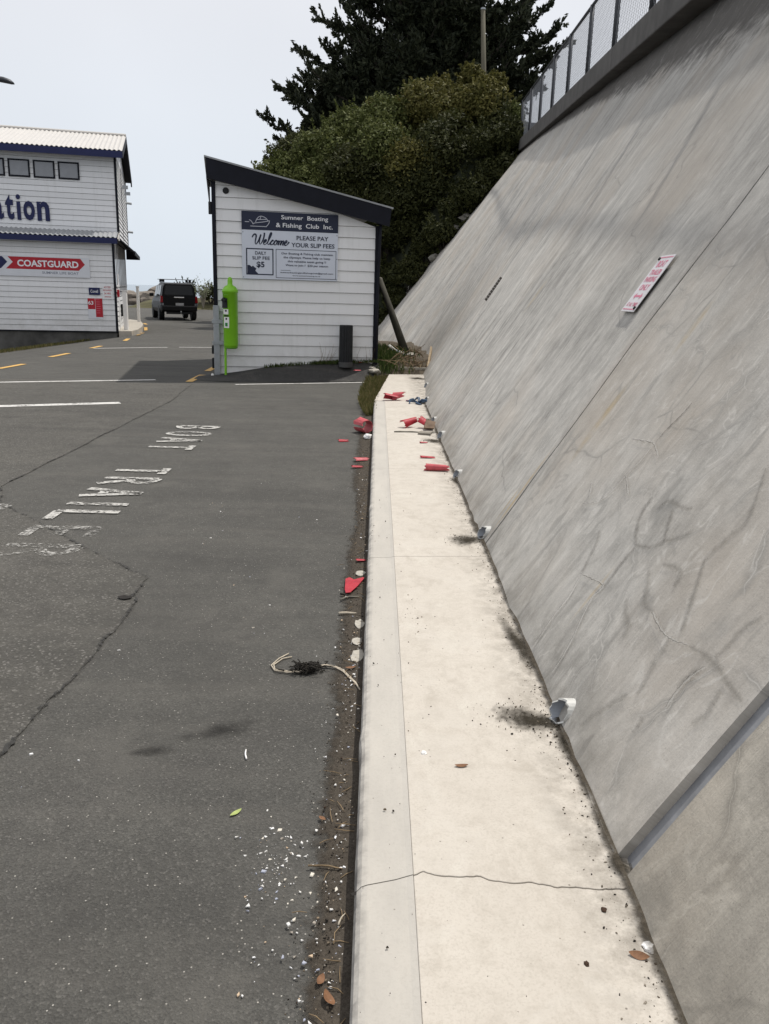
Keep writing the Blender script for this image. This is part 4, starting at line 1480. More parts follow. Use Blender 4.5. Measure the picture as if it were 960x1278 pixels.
mb.build('wall_lining', M['navy'], hut)
mb = MB()
mb.prism([hp(.0, -.05, -.06), hp(.0, 3.57, -.06), hp(.0, 3.57, -HDP), hp(.0, -.05, -HDP)], HU * .05)
mb.build('side_wall', M['board'], hut)
mb = MB()
mb.prism([hp(HWD, -.05, -.06), hp(HWD, 2.92, -.06), hp(HWD, 2.92, -HDP), hp(HWD, -.05, -HDP)], HU * -.05)
mb.build('side_wall', M['navy'], hut)
mb = MB()
mb.prism([hp(.0, -.05, -HDP), hp(HWD, -.05, -HDP), hp(HWD, 2.92, -HDP), hp(0, 3.57, -HDP)], HN * -.05)
mb.build('rear_wall', M['board'], hut)
for s0, s1, zt in ((-.045, .028, 3.6), (HWD - .028, HWD + .075, 2.95)):
    MB().box(hp((s0 + s1) / 2, zt / 2 - .02, .0), (s1 - s0, .075, zt), (HU, HN, UP)).build('corner_board', M['navy'], hut)
rf = MB()
T = [hp(-.13, 3.985, .20), hp(3.335, 3.255, .20), hp(3.30, 2.915, .20), hp(-.13, 3.62, .20)]
rf.prism(T, HN * -.035)
rf.build('fascia', M['navy'], hut)
rf = MB()
rf.prism([hp(-.16, 4.0, .215), hp(3.365, 3.262, .215), hp(3.365, 3.232, .215), hp(-.16, 3.97, .215)], HN * -(HDP + .45))
roof = rf.build('roof', M['roofgrey'], hut)
rf = MB()
rf.prism([hp(-.13, 3.965, .160), hp(3.335, 3.235, .160), hp(3.31, 3.0, .160), hp(-.13, 3.62, .160)], HN * -(.15))
rf.build('soffit', M['navy'], hut)
rf = MB()
rf.prism([hp(-.13, 3.965, -.02), hp(-.10, 3.96, -.02), hp(-.10, 3.60, -.02), hp(-.13, 3.62, -.02)], HN * -HDP)
rf.build('barge_board', M['navy'], hut)
mb = MB()
mb.lathe([(.0, .052), (.045, .052), (.055, .046), (.062, .0)], hp(.22, 3.43, 0), 18, (HU, UP, HN))
mb.build('vent', M['black'], hut)
MB().tube([hp(HWD + .055, 2.98, .12), hp(HWD + .045, 2.6, .10), hp(HWD + .02, 1.2, .08), hp(HWD + .0, .42, .08)], .028, 8).build('downpipe', M['navy'], hut, smooth=True)
for zz, hh in ((3.12, .22), (.52, .16), (.26, .2)):
    MB().box(hp(-.075, zz, -.05), (.06, .10, hh), (HU, HN, UP)).build('wall_box', M['black'], hut, bevel=.01)

# club sign, fixed over the boards
sg = thing('club_sign', 'wide club sign saying welcome and please pay your slip fees', 'sign', hp(1.44, 1.88, .04))
SX0, SX1, SZ0, SZ1 = .50, 2.325, 1.87, 3.085
F = lambda s, z, o=.056: hp(s, z, o)
MB().box(hp((SX0 + SX1) / 2, (SZ0 + SZ1) / 2, .040), (SX1 - SX0, .026, SZ1 - SZ0), (HU, HN, UP)).build('sign_board', M['signwhite'], sg)
MB().box(hp((SX0 + SX1) / 2, 2.925, .0455), (SX1 - SX0 + .004, .020, .332), (HU, HN, UP)).build('header_band', M['lettering'], sg)
def T_(body, x0, z0, x1, z1, mat, off=.0575, **k):
    lettering(body, HO, HU, UP, (x0, z0, x1, z1), mat, sg, HN * off, **k)
T_('Sumner  Boating', 1.24, 2.945, 2.13, 3.045, M['letterwhite'], bold=.012)
T_('& Fishing  Club  Inc.', 1.14, 2.80, 2.22, 2.905, M['letterwhite'], bold=.012)
T_('PLEASE PAY', 1.53, 2.605, 2.14, 2.685, M['lettering'], bold=.018)
T_('YOUR SLIP FEES', 1.43, 2.475, 2.26, 2.555, M['lettering'], bold=.018)
T_('DAILY', .745, 2.315, .955, 2.375, M['lettering'], bold=.012)
T_('SLIP FEE', .69, 2.225, 1.02, 2.285, M['lettering'], bold=.012)
T_('$5', .77, 2.07, .92, 2.19, M['lettering'], bold=.03)
for i, (tx, x0, x1) in enumerate((('Our Boating & Fishing club maintain', 1.24, 2.23), ('the slipways. Please help us keep', 1.28, 2.18), ('this valuable asset going !!', 1.36, 2.10), ('Want to join ?  $20 per season', 1.32, 2.14))):
    z = 2.325 - i * .071
    T_(tx, x0, z, x1, z + .05, M['lettering'], bold=.012)
T_('sumnerboatingandfishingclub@gmail.com', 1.22, 1.985, 2.24, 2.02, M['lettering'], bold=.015)
T_('www.sumnerboating.co.nz', 1.45, 1.935, 1.99, 1.962, M['lettering'], bold=.015)
mb = MB()
mb.box(hp(1.32, 2.045, .0565), (.19, .001, .006), (HU, HN, UP))
mb.build('sign_rule', M['lettering'], sg)
def frame(x0, z0, x1, z1, wd, name):
    mb = MB()
    for (a, b, c, d) in ((x0, z0, x1, z0 + wd), (x0, z1 - wd, x1, z1), (x0, z0 + wd, x0 + wd, z1 - wd), (x1 - wd, z0 + wd, x1, z1 - wd)):
        mb.add([hp(a, b, .0565), hp(c, b, .0565), hp(c, d, .0565), hp(a, d, .0565)], [(0, 1, 2, 3)])
    mb.build(name, M['lettering'], sg, fix=False)
frame(.575, 1.945, 1.09, 2.43, .020, 'fee_box_frame')
frame(1.135, 1.90, 2.295, 2.43, .009, 'text_box_frame')
mb = MB()
mb.add([hp(.60, 1.965, .0568), hp(.80, 1.965, .0568), hp(.745, 2.02, .0568), hp(.765, 2.06, .0568), hp(.70, 2.11, .0568), hp(.675, 2.09, .0568), hp(.64, 2.12, .0568), hp(.60, 2.12, .0568)], [tuple(range(8))])
mb.build('corner_motif', M['lettering'], sg, fix=False)
mb = MB()                                                 # Welcome, brush script
def script(strokes, x0, z0, sx, sz, sw):
    for st in strokes:
        pts = []
        for seg in st:
            q = bez(*seg, 7)
            pts += q if not pts else q[1:]
        n_ = len(pts)
        ww = [sw * (.45 + .75 * abs(math.sin(2.4 * math.pi * i / n_ + .6))) for i in range(n_)]
        stroke(mb, [(x0 + (p[0] + .22 * p[1]) * sx, z0 + p[1] * sz) for p in pts], ww, lambda a, b: hp(a, b, .0572))
WEL = [[((-.35, .75), (-.25, 1.25), (.15, 1.25), (.12, .7)), ((.12, .7), (.1, .3), (.15, -.1), (.3, .05)), ((.3, .05), (.5, .3), (.6, .8), (.62, 1.1)), ((.62, 1.1), (.55, .5), (.6, -.1), (.8, .05)), ((.8, .05), (1.0, .3), (1.1, .8), (1.0, 1.3))],
       [((1.1, .2), (1.35, .25), (1.5, .55), (1.3, .55)), ((1.3, .55), (1.1, .5), (1.05, 0), (1.3, 0)), ((1.3, 0), (1.6, .05), (1.75, .7), (1.85, 1.1)), ((1.85, 1.1), (1.9, 1.45), (1.7, 1.4), (1.65, .9)), ((1.65, .9), (1.6, .3), (1.6, -.05), (1.8, .05)), ((1.8, .05), (1.95, .15), (2.0, .45), (2.2, .5))],
       [((2.25, .42), (2.2, .6), (1.95, .5), (1.95, .22)), ((1.95, .22), (1.95, -.05), (2.2, -.05), (2.4, .25))],
       [((2.62, .52), (2.35, .5), (2.3, 0), (2.5, 0)), ((2.5, 0), (2.75, 0), (2.8, .5), (2.6, .52)), ((2.6, .52), (2.7, .4), (2.85, .4), (2.95, .5))],
       [((2.95, .5), (2.92, .3), (2.9, .1), (2.88, 0)), ((2.88, 0), (2.95, .3), (3.1, .6), (3.2, .5)), ((3.2, .5), (3.22, .3), (3.15, .1), (3.15, 0)), ((3.15, 0), (3.25, .35), (3.4, .6), (3.47, .5)), ((3.47, .5), (3.48, .3), (3.35, 0), (3.55, .02))],
       [((3.62, .22), (3.85, .25), (3.95, .55), (3.78, .55)), ((3.78, .55), (3.55, .5), (3.55, 0), (3.8, 0)), ((3.8, 0), (3.95, .02), (4.05, .2), (4.15, .4))]]
script(WEL, .72, 2.50, .158, .165, .024)
mb.build('script_lettering', M['lettering'], sg, fix=False)
mb = MB()                                                 # line drawing of a launch with a fish hook curl
for st in ([(.56, 2.90), (.64, 2.90)], bez((.64, 2.935), (.69, 2.93), (.70, 2.87), (.72, 2.86)), bez((.70, 2.87), (.80, 2.90), (.92, 2.90), (1.02, 2.935)), bez((1.02, 2.935), (1.02, 2.88), (.97, 2.84), (.95, 2.82)),
           [(.66, 2.825), (.97, 2.825)], bez((.76, 2.90), (.78, 2.98), (.84, 3.03), (.90, 3.00)), bez((.90, 3.0), (.95, 2.99), (.98, 2.95), (.99, 2.93)), [(.78, 2.945), (.96, 2.955)], [(.84, 2.95), (.86, 3.0)]):
    stroke(mb, st, .012, lambda a, b: hp(a, b, .0572))
mb.build('boat_emblem', plain('lettering_pale', (.48, .50, .56), .5, .03, 5, 0), sg, fix=False)
for s, z in ((SX0 + .02, SZ0 + .03), (SX1 - .02, SZ0 + .03), (SX1 - .02, SZ1 - .37), (SX0 + .02, SZ1 - .37), (SX1 - .02, 2.28)):
    MB().lathe([(.0, .004), (.010, .003), (.012, 0)], hp(s, z, .054), 8, (HU, UP, HN)).build('screw', M['galv'], sg)

# apron of fresh asphalt rising to the hut
ap_f = [(-3.45, 15.72), (-3.1, 15.55), (-2.6, 15.5), (-1.9, 15.62), (-1.2, 15.86), (-.6, 16.1), (-.15, 16.35), (.12, 16.75)]
mb = MB()
N = 24
fx, fy = [p[0] for p in ap_f], [p[1] for p in ap_f]
for i in range(N + 1):
    t = i / N
    k = t * (len(ap_f) - 1)
    i0 = min(len(ap_f) - 2, int(k))
    fr = Vector((*ap_f[i0], 0)).lerp(Vector((*ap_f[i0 + 1], 0)), k - i0)
    s = -.36 + 3.55 * t
    bk = hp(s, 0, -.03)
    zt = lerp(s, [-.36, 0, .4, 1.0, 1.8, 2.6, 3.3], [.012, .045, .10, .20, .27, .31, .34])
    for j in range(9):
        u = j / 8
        p = fr.lerp(bk, u)
        z = .006 + (zt) * sstep(0, 1, u ** .85)
        if t > .93 or t < .04:
            z *= .9
        mb.v.append((p.x, p.y, z + .006 * mnoise.noise((p.x * 2, p.y * 2, 0))))
for i in range(N):
    for j in range(8):
        a = i * 9 + j
        mb.f.append((a, a + 9, a + 10, a + 1))
apron = structure(mb.build('asphalt_apron', M['apron'], None, smooth=True, fix=False))
def apron_z(s):
    return lerp(s, [-.36, 0, .4, 1.0, 1.8, 2.6, 3.3], [.012, .045, .10, .20, .27, .31, .34])

# steel post at the hut's corner
st = thing('steel_post', 'grey galvanised steel post against the left corner of the hut', 'post', hp(.0, .03, .11))
MB().box(hp(-.005, .70, .10), (.115, .055, 1.32), (HU, HN, UP)).build('post_shaft', M['galv'], st, bevel=.006)
for z in (1.06, .66):
    MB().box(hp(.03, z, .133), (.24, .012, .07), (HU, HN, UP)).build('strap', M['galv'], st, bevel=.003)
MB().lathe([(.0, .05), (.02, .045), (.03, .02), (.03, 0)], hp(-.10, .03, .16), 8).build('ground_cap', M['plainwhite'], st)

# lime green dispenser
dg = thing('green_dispenser', 'tall lime green cylinder dispenser on a thin leg beside the hut corner', 'dispenser', hp(.15, .05, .25))
gc = hp(.262, 0, .25)
MB().lathe([(.0, .585), (.095, .582), (.128, .60), (.137, .63), (.139, 1.60), (.150, 1.605), (.150, 1.645), (.138, 1.665), (.10, 1.715), (.052, 1.74), (.046, 1.77), (.046, 1.83), (.038, 1.865), (.018, 1.885), (.0, 1.888)], gc, 28).build('cylinder', M['green'], dg, smooth=True)
MB().lathe([(.0, .560), (.10, .562), (.125, .578), (.126, .592), (.0, .592)], gc, 24).build('base_cap', M['greendark'], dg, smooth=True)
MB().tube([hp(.15, .03, .27), hp(.155, .64, .27)], .023, 10).build('leg', M['green'], dg)
def on_cyl(a, z, r=.1405):
    return gc + (HU * math.sin(a) + HN * math.cos(a)) * r + UP * z
def cyl_patch(name, a0, a1, z0, z1, mat, r=.1415, th=.003):
    mb = MB()
    n_ = 8
    for i in range(n_ + 1):
        a = a0 + (a1 - a0) * i / n_
        for rr in (r, r + th):
            for z in (z0, z1):
                mb.v.append(on_cyl(a, z, rr))
    for i in range(n_):
        b = i * 4
        mb.f += [(b + 2, b + 6, b + 7, b + 3), (b, b + 2, b + 6, b + 4), (b + 1, b + 5, b + 7, b + 3)]
    mb.f += [(0, 1, 3, 2), (n_ * 4, n_ * 4 + 2, n_ * 4 + 3, n_ * 4 + 1)]
    return mb.build(name, mat, dg)
cyl_patch('notice', -1.15, -.30, 1.205, 1.30, M['plainwhite'])
cyl_patch('notice', -1.05, -.22, .955, 1.155, M['plainwhite'])
cyl_patch('slot', -1.0, -.28, 1.165, 1.19, M['black'])
cyl_patch('pictogram', -.78, -.52, 1.255, 1.285, M['black'], .145)
cyl_patch('pictogram', -.72, -.48, 1.105, 1.14, M['black'], .145)
cyl_patch('pictogram', -.80, -.42, .985, 1.05, plain('sticker_green', (.03, .22, .05), .5), .145)
cyl_patch('nozzle_plate', -1.3, -.42, 1.32, 1.50, M['black'], .141, .02)
MB().tube([on_cyl(-.95, 1.49, .15), on_cyl(-.75, 1.47, .21), on_cyl(-.55, 1.45, .19)], .028, 8).build('nozzle', M['black'], dg)
cyl_patch('raised_lettering', -1.0, -.25, 1.56, 1.575, M['greendark'], .1395)

# black ribbed bollard
bo = thing('black_bollard', 'black ribbed plastic bollard standing before the white hut boards', 'bollard', hp(2.485, .29, .25))
mb = MB()
prof_ = []
c0 = hp(2.485, 0, .25)
NS = 48
vs, fs = [], []
for z, k in ((.31, 1), (1.03, .97), (1.05, .9)):
    for i in range(NS):
        a = 2 * math.pi * i / NS
        r = .128 * k * (1 + .055 * (1 if i % 3 else -1))
        vs.append(c0 + HU * r * math.cos(a) + HN * r * math.sin(a) + UP * z)
for j in range(2):
    for i in range(NS):
        fs.append((j * NS + i, j * NS + (i + 1) % NS, (j + 1) * NS + (i + 1) % NS, (j + 1) * NS + i))
fs.append(tuple(range(2 * NS, 3 * NS)))
mb.add(vs, fs)
mb.build('post_shaft', M['black'], bo)
MB().lathe([(.14, .24), (.14, .335), (.12, .345)], c0, 24).build('foot', plain('bollard_foot', (.07, .07, .07), .8), bo)

# ------------------------------------------------------------------ coastguard building
BO = Vector((-9.235, 30.231, 0))
BU_ = Vector((math.cos(R(14)), math.sin(R(14)), 0))
BN = Vector((BU_.y, -BU_.x, 0))
def bp(s, t, z):
    """s along the front (to the right), t back into the building"""
    return BO + BU_ * s - BN * t + UP * z
bd = thing('lifeboat_station', 'two storey white weatherboard building with cream roof and navy trim', 'building', BO)
LFT = -7.0
def board_wall(p0, along, out, L, z0, z1, pitch, mat, gap=.009):
    z = z0
    while z < z1 - .01:
        zt = min(z + pitch - gap, z1)
        a, b = p0, p0 + along * L
        pts = [a + out * .028 + UP * z, b + out * .028 + UP * z, b + out * .008 + UP * zt, a + out * .008 + UP * zt,
               a + UP * z, b + UP * z, b + UP * zt, a + UP * zt]
        MB().add(pts, [(0, 1, 2, 3), (4, 7, 6, 5), (0, 4, 5, 1), (1, 5, 6, 2), (2, 6, 7, 3), (3, 7, 4, 0)]).build('weatherboard', mat, bd)
        z += pitch
board_wall(bp(LFT, 0, 0), BU_, BN, -LFT - .03, .07, 3.14, .184, M['board2'])
board_wall(bp(LFT, 1.0, 0), BU_, BN, -LFT + .12, 3.44, 6.02, .184, M['board2'])
board_wall(bp(.16, 1.03, 0), -BN, BU_, 3.5, 3.30, 6.05, .15, M['board2'], .03)
board_wall(bp(.16, 4.56, 0), -BN, BU_, 4.4, 3.30, 6.05, .15, M['board2'], .03)
board_wall(bp(0, .03, 0), -BN, BU_, 8.9, .07, 1.62, .17, M['board2'], .03)
# carcass behind the boards
def bbox(name, s0, s1, t0, t1, z0, z1, mat, bev=0.0):
    return MB().box(bp((s0 + s1) / 2, (t0 + t1) / 2, (z0 + z1) / 2), (s1 - s0, t1 - t0, z1 - z0), (BU_, -BN, UP)).build(name, mat, bd, bevel=bev)
bbox('wall_core', LFT, -.004, .004, 9, .05, 3.16, M['navy'])
bbox('wall_core', LFT, .156, 1.004, 9, 3.18, 6.1, M['navy'])
bbox('corner_board', -.045, .035, -.034, .04, .05, 3.16, M['navy'])
bbox('corner_board', .115, .195, .966, 1.03, 3.44, 6.1, M['navy'])
bbox('corner_board', .15, .192, 4.525, 4.565, 3.31, 6.04, M['navy'])
bbox('corner_board', .13, .20, 8.95, 9.02, 3.3, 6.05, M['navy'])
bbox('corner_board', -.05, .035, 8.95, 9.02, .05, 3.2, M['board2'])
bbox('footing', LFT - 1, -.02, .03, 9, -1.3, .045, M['footing'])
bbox('sill_plate', LFT, .0, -.032, .02, .03, .066, M['navy'])
# gable roof, corrugated
RZ, EZ, TC = 7.30, 6.12, 5.0
def corrug(name, s0, s1, tA, zA, tB, zB, mat, pitch=.13, amp=.018):
    mb = MB()
    n_ = int((s1 - s0) / pitch * 4)
    vs = []
    for i in range(n_ + 1):
        s = s0 + (s1 - s0) * i / n_
        d = amp * math.sin(2 * math.pi * (s - s0) / pitch)
        for (t, z) in ((tA, zA), (tB, zB)):
            vs.append(bp(s, t, z + d))
    for i in range(n_ + 1):
        s = s0 + (s1 - s0) * i / n_
        d = amp * math.sin(2 * math.pi * (s - s0) / pitch)
        for (t, z) in ((tA, zA), (tB, zB)):
            vs.append(bp(s, t, z + d - .012))
    o_ = 2 * (n_ + 1)
    fs = [(2 * i, 2 * i + 2, 2 * i + 3, 2 * i + 1) for i in range(n_)] + [(o_ + 2 * i, o_ + 2 * i + 1, o_ + 2 * i + 3, o_ + 2 * i + 2) for i in range(n_)] + [(2 * i, o_ + 2 * i, o_ + 2 * i + 2, 2 * i + 2) for i in range(n_)]
    mb.add(vs, fs)
    return mb.build(name, mat, bd, fix=False)
corrug('roof_sheet', LFT - .3, .44, .52, EZ + .03, TC, RZ, M['roofing'], .155, .022)
corrug('roof_sheet', LFT - .3, .44, TC, RZ, 9.5, EZ + .03, M['roofing'], .155, .022)
MB().tube([bp(LFT - .3, TC, RZ + .03), bp(.44, TC, RZ + .03)], .05, 6).build('ridge_cap', M['roofing'], bd)
bbox('fascia', LFT - .3, .44, .50, .54, EZ - .22, EZ - .003, M['navyblue'])
for (tA, zA, tB, zB) in ((.52, EZ, TC, RZ - .03), (TC, RZ - .03, 9.5, EZ)):
    MB().prism([bp(.40, tA, zA - .23), bp(.40, tA, zA + .01), bp(.40, tB, zB + .01), bp(.40, tB, zB - .23)], BU_ * .05).build('barge_board', M['navy'], bd)
    MB().prism([bp(LFT, tA, zA - .07), bp(LFT, tA, zA - .04), bp(LFT, tB, zB - .04), bp(LFT, tB, zB - .07)], BU_ * (-LFT + .40)).build('soffit', M['navy'], bd)
MB().prism([bp(.13, 1.03, 6.05), bp(.13, 8.95, 6.05), bp(.13, TC, 7.1)], BU_ * .03).build('gable', M['board2'], bd)
# lean-to roof over the ground floor
corrug('roof_sheet', LFT - .3, .16, -.30, 3.245, .985, 3.50, M['roofgrey'], .155, .022)
bbox('fascia', LFT - .3, .16, -.325, -.285, 3.03, 3.215, M['navyblue'])
bbox('soffit', LFT, -.05, -.28, .0, 3.145, 3.165, M['board2'])
MB().prism([bp(.165, -.28, 3.20), bp(.165, .98, 3.46), bp(.165, .98, 3.20), bp(.165, .3, 3.16)], BU_ * .03).build('roof_end', M['roofing'], bd)
# dark glazed strip down the right side under a small verandah roof
bbox('side_glazing', -.02, .018, .25, 8.9, 1.66, 3.12, M['glass'])
for i in range(9):
    bbox('mullion', .0, .035, .05 + i * 1.08, .12 + i * 1.08, 1.63, 3.15, M['board2'])
bbox('sill', -.01, .05, .04, 8.9, 1.60, 1.655, M['board2'])
MB().prism([bp(.16, 1.05, 3.30), bp(.16, 9.6, 3.30), bp(.62, 9.6, 2.92), bp(.62, 2.6, 2.92)], UP * -.06).build('verandah_roof', M['navy'], bd)
MB().prism([bp(.62, 2.6, 2.92), bp(.62, 9.6, 2.92), bp(.62, 9.6, 2.78), bp(.62, 2.6, 2.78)], BU_ * .03).build('verandah_fascia', M['navy'], bd)
MB().prism([bp(.05, 9.6, 2.78), bp(.62, 9.6, 2.78), bp(.62, 9.6, 2.93), bp(.05, 9.6, 3.4)], BN * .04).build('verandah_end', M['navy'], bd)
for t in (4.4, 6.8):
    MB().box(bp(.33, t, 5.35 if t == 4.4 else 5.35), (.22, .16, .12), (BU_, -BN, UP)) .build('side_lamp', M['galv'], bd)
for z in (5.15, 3.95):
    MB().tube([bp(.17, 8.8, z), bp(.42, 8.8, z - .02)], .05, 6).build('side_bracket', M['galv'], bd)
bbox('door', -.005, .032, 1.4, 2.3, .1, 2.05, M['board2'])
bbox('meter_box', .02, .10, 2.7, 3.1, .5, .95, M['black'])
bbox('red_box', .02, .10, .50, .75, 1.25, 1.5, M['red'])
# upper windows
for i in range(5):
    s0 = -1.73 - .80 * i
    f_ = MB()
    x0, x1, z0, z1 = s0, s0 + .69, 5.15, 5.72
    for (a, b, c, d) in ((x0, z0, x1, z0 + .05), (x0, z1 - .05, x1, z1), (x0, z0 + .05, x0 + .05, z1 - .05), (x1 - .05, z0 + .05, x1, z1 - .05)):
        f_.box(bp((a + c) / 2, 1.0 - .035, (b + d) / 2), (c - a, .06, d - b), (BU_, -BN, UP))
    wf = f_.build('window', M['navy'], bd)
    MB().box(bp((x0 + x1) / 2, .958, (z0 + z1) / 2), (.58, .012, .46), (BU_, -BN, UP)).build('pane', M['blind'], wf)
def bt(body, s0, z0, s1, z1, mat, par, off, **k):
    lettering(body, BO, BU_, UP, (s0, z0, s1, z1), mat, par, BN * off, **k)
# big word on the upper wall
stn = thing('station_lettering', 'large navy letters reading Station across the upper white wall', 'lettering', bp(-3.5, .96, 3.7))
for ch, a, b, z1 in (('S', -4.95, -4.50, 4.64), ('t', -4.44, -4.18, 4.57), ('a', -4.03, -3.58, 4.385), ('t', -3.52, -3.25, 4.57), ('i', -3.165, -3.02, 4.58), ('o', -2.95, -2.575, 4.385), ('n', -2.505, -2.10, 4.385)):
    lettering(ch, BO, BU_, UP, (a, 3.745, b, z1), M['navyblue'], stn, BN * -.945, name='letter', bold=.012 if ch == 'i' else .035)
# coastguard sign
cg = thing('coastguard_sign', 'white sign with a red arrow reading COASTGUARD on the lower wall', 'sign', bp(-2.5, -.05, 1.87))
MB().box(bp(-2.62, -.045, 2.2), (3.62, .02, .66), (BU_, -BN, UP)).build('sign_board', M['boardwhite'], cg)
def bpoly(name, pts, mat, par, off):
    mb = MB()
    mb.add([bp(s, -off, z) for s, z in pts], [tuple(range(len(pts)))])
    return mb.build(name, mat, par, fix=False)
bpoly('red_arrow', [(-3.50, 2.10), (-1.17, 2.10), (-.96, 2.305), (-1.10, 2.50), (-3.42, 2.50), (-3.27, 2.32)], M['red'], cg, .0565)
bpoly('blue_chevron', [(-4.05, 2.10), (-3.66, 2.10), (-3.44, 2.32), (-3.60, 2.50), (-3.95, 2.50), (-3.78, 2.31)], M['navyblue'], cg, .0565)
bt('COASTGUARD', -3.13, 2.185, -1.17, 2.405, M['letterwhite'], cg, .0585, bold=.03)
bt('SUMNER LIFE BOAT', -2.36, 1.965, -1.18, 2.045, M['lettergrey'], cg, .0585, bold=.01)
# small notices by the corner
nb = thing('blue_notice', 'small navy blue notice with white lettering near the building corner', 'sign', bp(-.70, -.05, 1.31))
MB().box(bp(-.70, -.04, 1.43), (.37, .02, .245), (BU_, -BN, UP)).build('notice_board', M['navyblue'], nb)
bt('Covell', -.83, 1.38, -.58, 1.48, M['letterwhite'], nb, .053, bold=.01)
rp_ = thing('red_poster', 'red and white poster numbered 63 below the small blue notice', 'poster', bp(-.70, -.05, .48))
MB().box(bp(-.70, -.036, .84), (.49, .012, .70), (BU_, -BN, UP)).build('poster_sheet', M['boardwhite'], rp_)
bpoly('red_panel', [(-.944, .82), (-.70, .82), (-.70, 1.19), (-.944, 1.19)], M['red'], rp_, .0435)
bpoly('red_panel', [(-.69, .55), (-.456, .55), (-.456, 1.19), (-.69, 1.19)], M['red'], rp_, .0435)
bt('63', -.93, .97, -.76, 1.10, M['letterwhite'], rp_, .0445, bold=.02)
mb = MB()
for i in range(7):
    z = 1.14 - i * .075
    mb.add([bp(-.67, -.0447, z), bp(-.67 + rnd.uniform(.12, .2), -.0447, z), bp(-.67 + .12, -.0447, z + .012), bp(-.67, -.0447, z + .012)], [(0, 1, 2, 3)])
mb.build('poster_lines', M['pink'], rp_, fix=False)
rl = thing('red_notice', 'small white notice with three lines of red capitals by the corner', 'sign', bp(-.26, -.05, 1.2))
MB().box(bp(-.26, -.034, 1.40), (.34, .010, .46), (BU_, -BN, UP)).build('notice_board', M['board2'], rl)
for i, (tx, hw) in enumerate((('ACCESS', .115), ('REQUIRED', .145), ('24 HRS', .11))):
    z = 1.545 - i * .105
    bt(tx, -.27 - hw, z, -.27 + hw, z + .062, M['red'], rl, .0405, bold=.02)
bpoly('underline', [(-.37, 1.24), (-.15, 1.24), (-.15, 1.262), (-.37, 1.262)], M['red'], rl, .0405)

# concrete path round the building's right side, posts on it
mb = MB()
pl = [(-9.15, 30.1), (-8.75, 30.3), (-8.9, 31.6), (-9.3, 33.6), (-9.95, 36.2), (-10.9, 39.2), (-11.6, 40.2), (-12.6, 40.6), (-15.5, 40.6), (-11.6, 39.2)]
mb.prism([(x, y, -.25) for x, y in pl], (0, 0, .35))
structure(mb.build('side_footpath', plain('side_path_concrete', (.40, .37, .32), .9, .15, 2, .2), None, bevel=.02))
def square_post(name, px, ya, label, h, wd, group=None):
    t = thing(name, label, 'post', (px, ya, .1), group)
    MB().box((px, ya, .1 + h / 2), (wd, wd, h)).build('post_shaft', M['plainwhite'], t, bevel=.01)
    MB().box((px, ya, .1 + h + .015), (wd * 1.25, wd * 1.25, .03)).build('post_cap', M['plainwhite'], t)
square_post('white_post', -9.07, 30.75, 'thick white post nearest the corner of the lifeboat building', 1.35, .14, 'white posts beside the building')
square_post('white_post', -10.63, 38.0, 'slim white post at the far end of the side path', 1.5, .11, 'white posts beside the building')

# verge grass below the footing
def blades(name, pts, hgt, wd, mat, kind='stuff', parent=None):
    n_ = len(pts)
    P = np.array(pts)
    lean = rand_unit(n_) * np.array([.5, .5, 0]) + np.array([0, 0, 1])
    lean /= np.linalg.norm(lean, axis=1, keepdims=True)
    h = hgt * (.5 + .8 * nrg.random((n_, 1)))
    U = lean * h * .5
    V = perp(lean) * wd
    o = quads(name, P + U * .95, U, V, mat, parent)
    if kind:
        o['kind'] = kind
    return o
pts = []
while len(pts) < 5200:
    s, t = rnd.uniform(-7, -.9), rnd.uniform(-6.5, .0)
    if t > -.2 - 6.5 * ((-s - .9) / 6.1) ** .8:
        p = bp(s, t, 0)
        if p.x < -8.3 - .0 and mnoise.noise((p.x * .8, p.y * .8, 3)) > -.25:
            pts.append((p.x, p.y, gz(p.x, p.y)))
blades('verge_grass', pts, .11, .012, M['grass'])

# ------------------------------------------------------------------ rocks, sapling, mound at the shore
def boulder(c, r, seed, label):
    rr = random.Random(seed)
    bm = bmesh.new()
    bmesh.ops.create_icosphere(bm, subdivisions=3, radius=1)
    sx, sy, sz = r * rr.uniform(1.0, 1.35), r * rr.uniform(.8, 1.1), r * rr.uniform(.62, .85)
    for v in bm.verts:
        q = v.co * 1.3 + Vector((seed * 3.1, seed, 0))
        d = 1 + .30 * mnoise.noise(q) + .12 * mnoise.noise(q * 2.7)
        d = round(d * 7) / 7 * .6 + d * .4
        v.co = Vector((v.co.x * sx, v.co.y * sy, v.co.z * sz)) * d
    me = bpy.data.meshes.new('boulder')
    bm.to_mesh(me)
    bm.free()
    o = link('boulder', me, M['stone'])
    o.location = (c[0], c[1], c[2] + sz * .55)
    o.rotation_euler = (0, 0, rr.uniform(0, 6))
    tag(o, label, 'boulder', 'boulders of the sea wall')
for i, (px, py, r, lb) in enumerate(((168, 374, .75, 'small brown boulder nearest the slim white post'), (175, 367, 1.0, 'brown boulder on top of the heap left of the black car'), (182, 375, .95, 'flat pale boulder at the foot of the heap'),
                                     (189, 368, 1.0, 'round tan boulder touching the outline of the black car'), (196, 362, .9, 'dark boulder half hidden by the car mirror'), (190, 376, .8, 'low boulder between the flat one and the car'), (162, 366, .8, 'boulder beside the back corner of the building'))):
    q = xz(px, py, 74)
    boulder((q[0], 74 + .8 * (i % 3), max(-.2, q[2] - .75)), r, i + 1, lb)
q = xz(256, 378, 66)
mb = MB()
for j in range(7):
    for i in range(22):
        x, y = q[0] - 6.5 + i * .75, 64.5 + j * 1.3
        mb.v.append((x, y, -.1 + (.95 + .35 * mnoise.noise((x * .7, 0, 0))) * math.sin(math.pi * j / 6) * sstep(0, 3, i) * (1 - sstep(19, 21, i))))
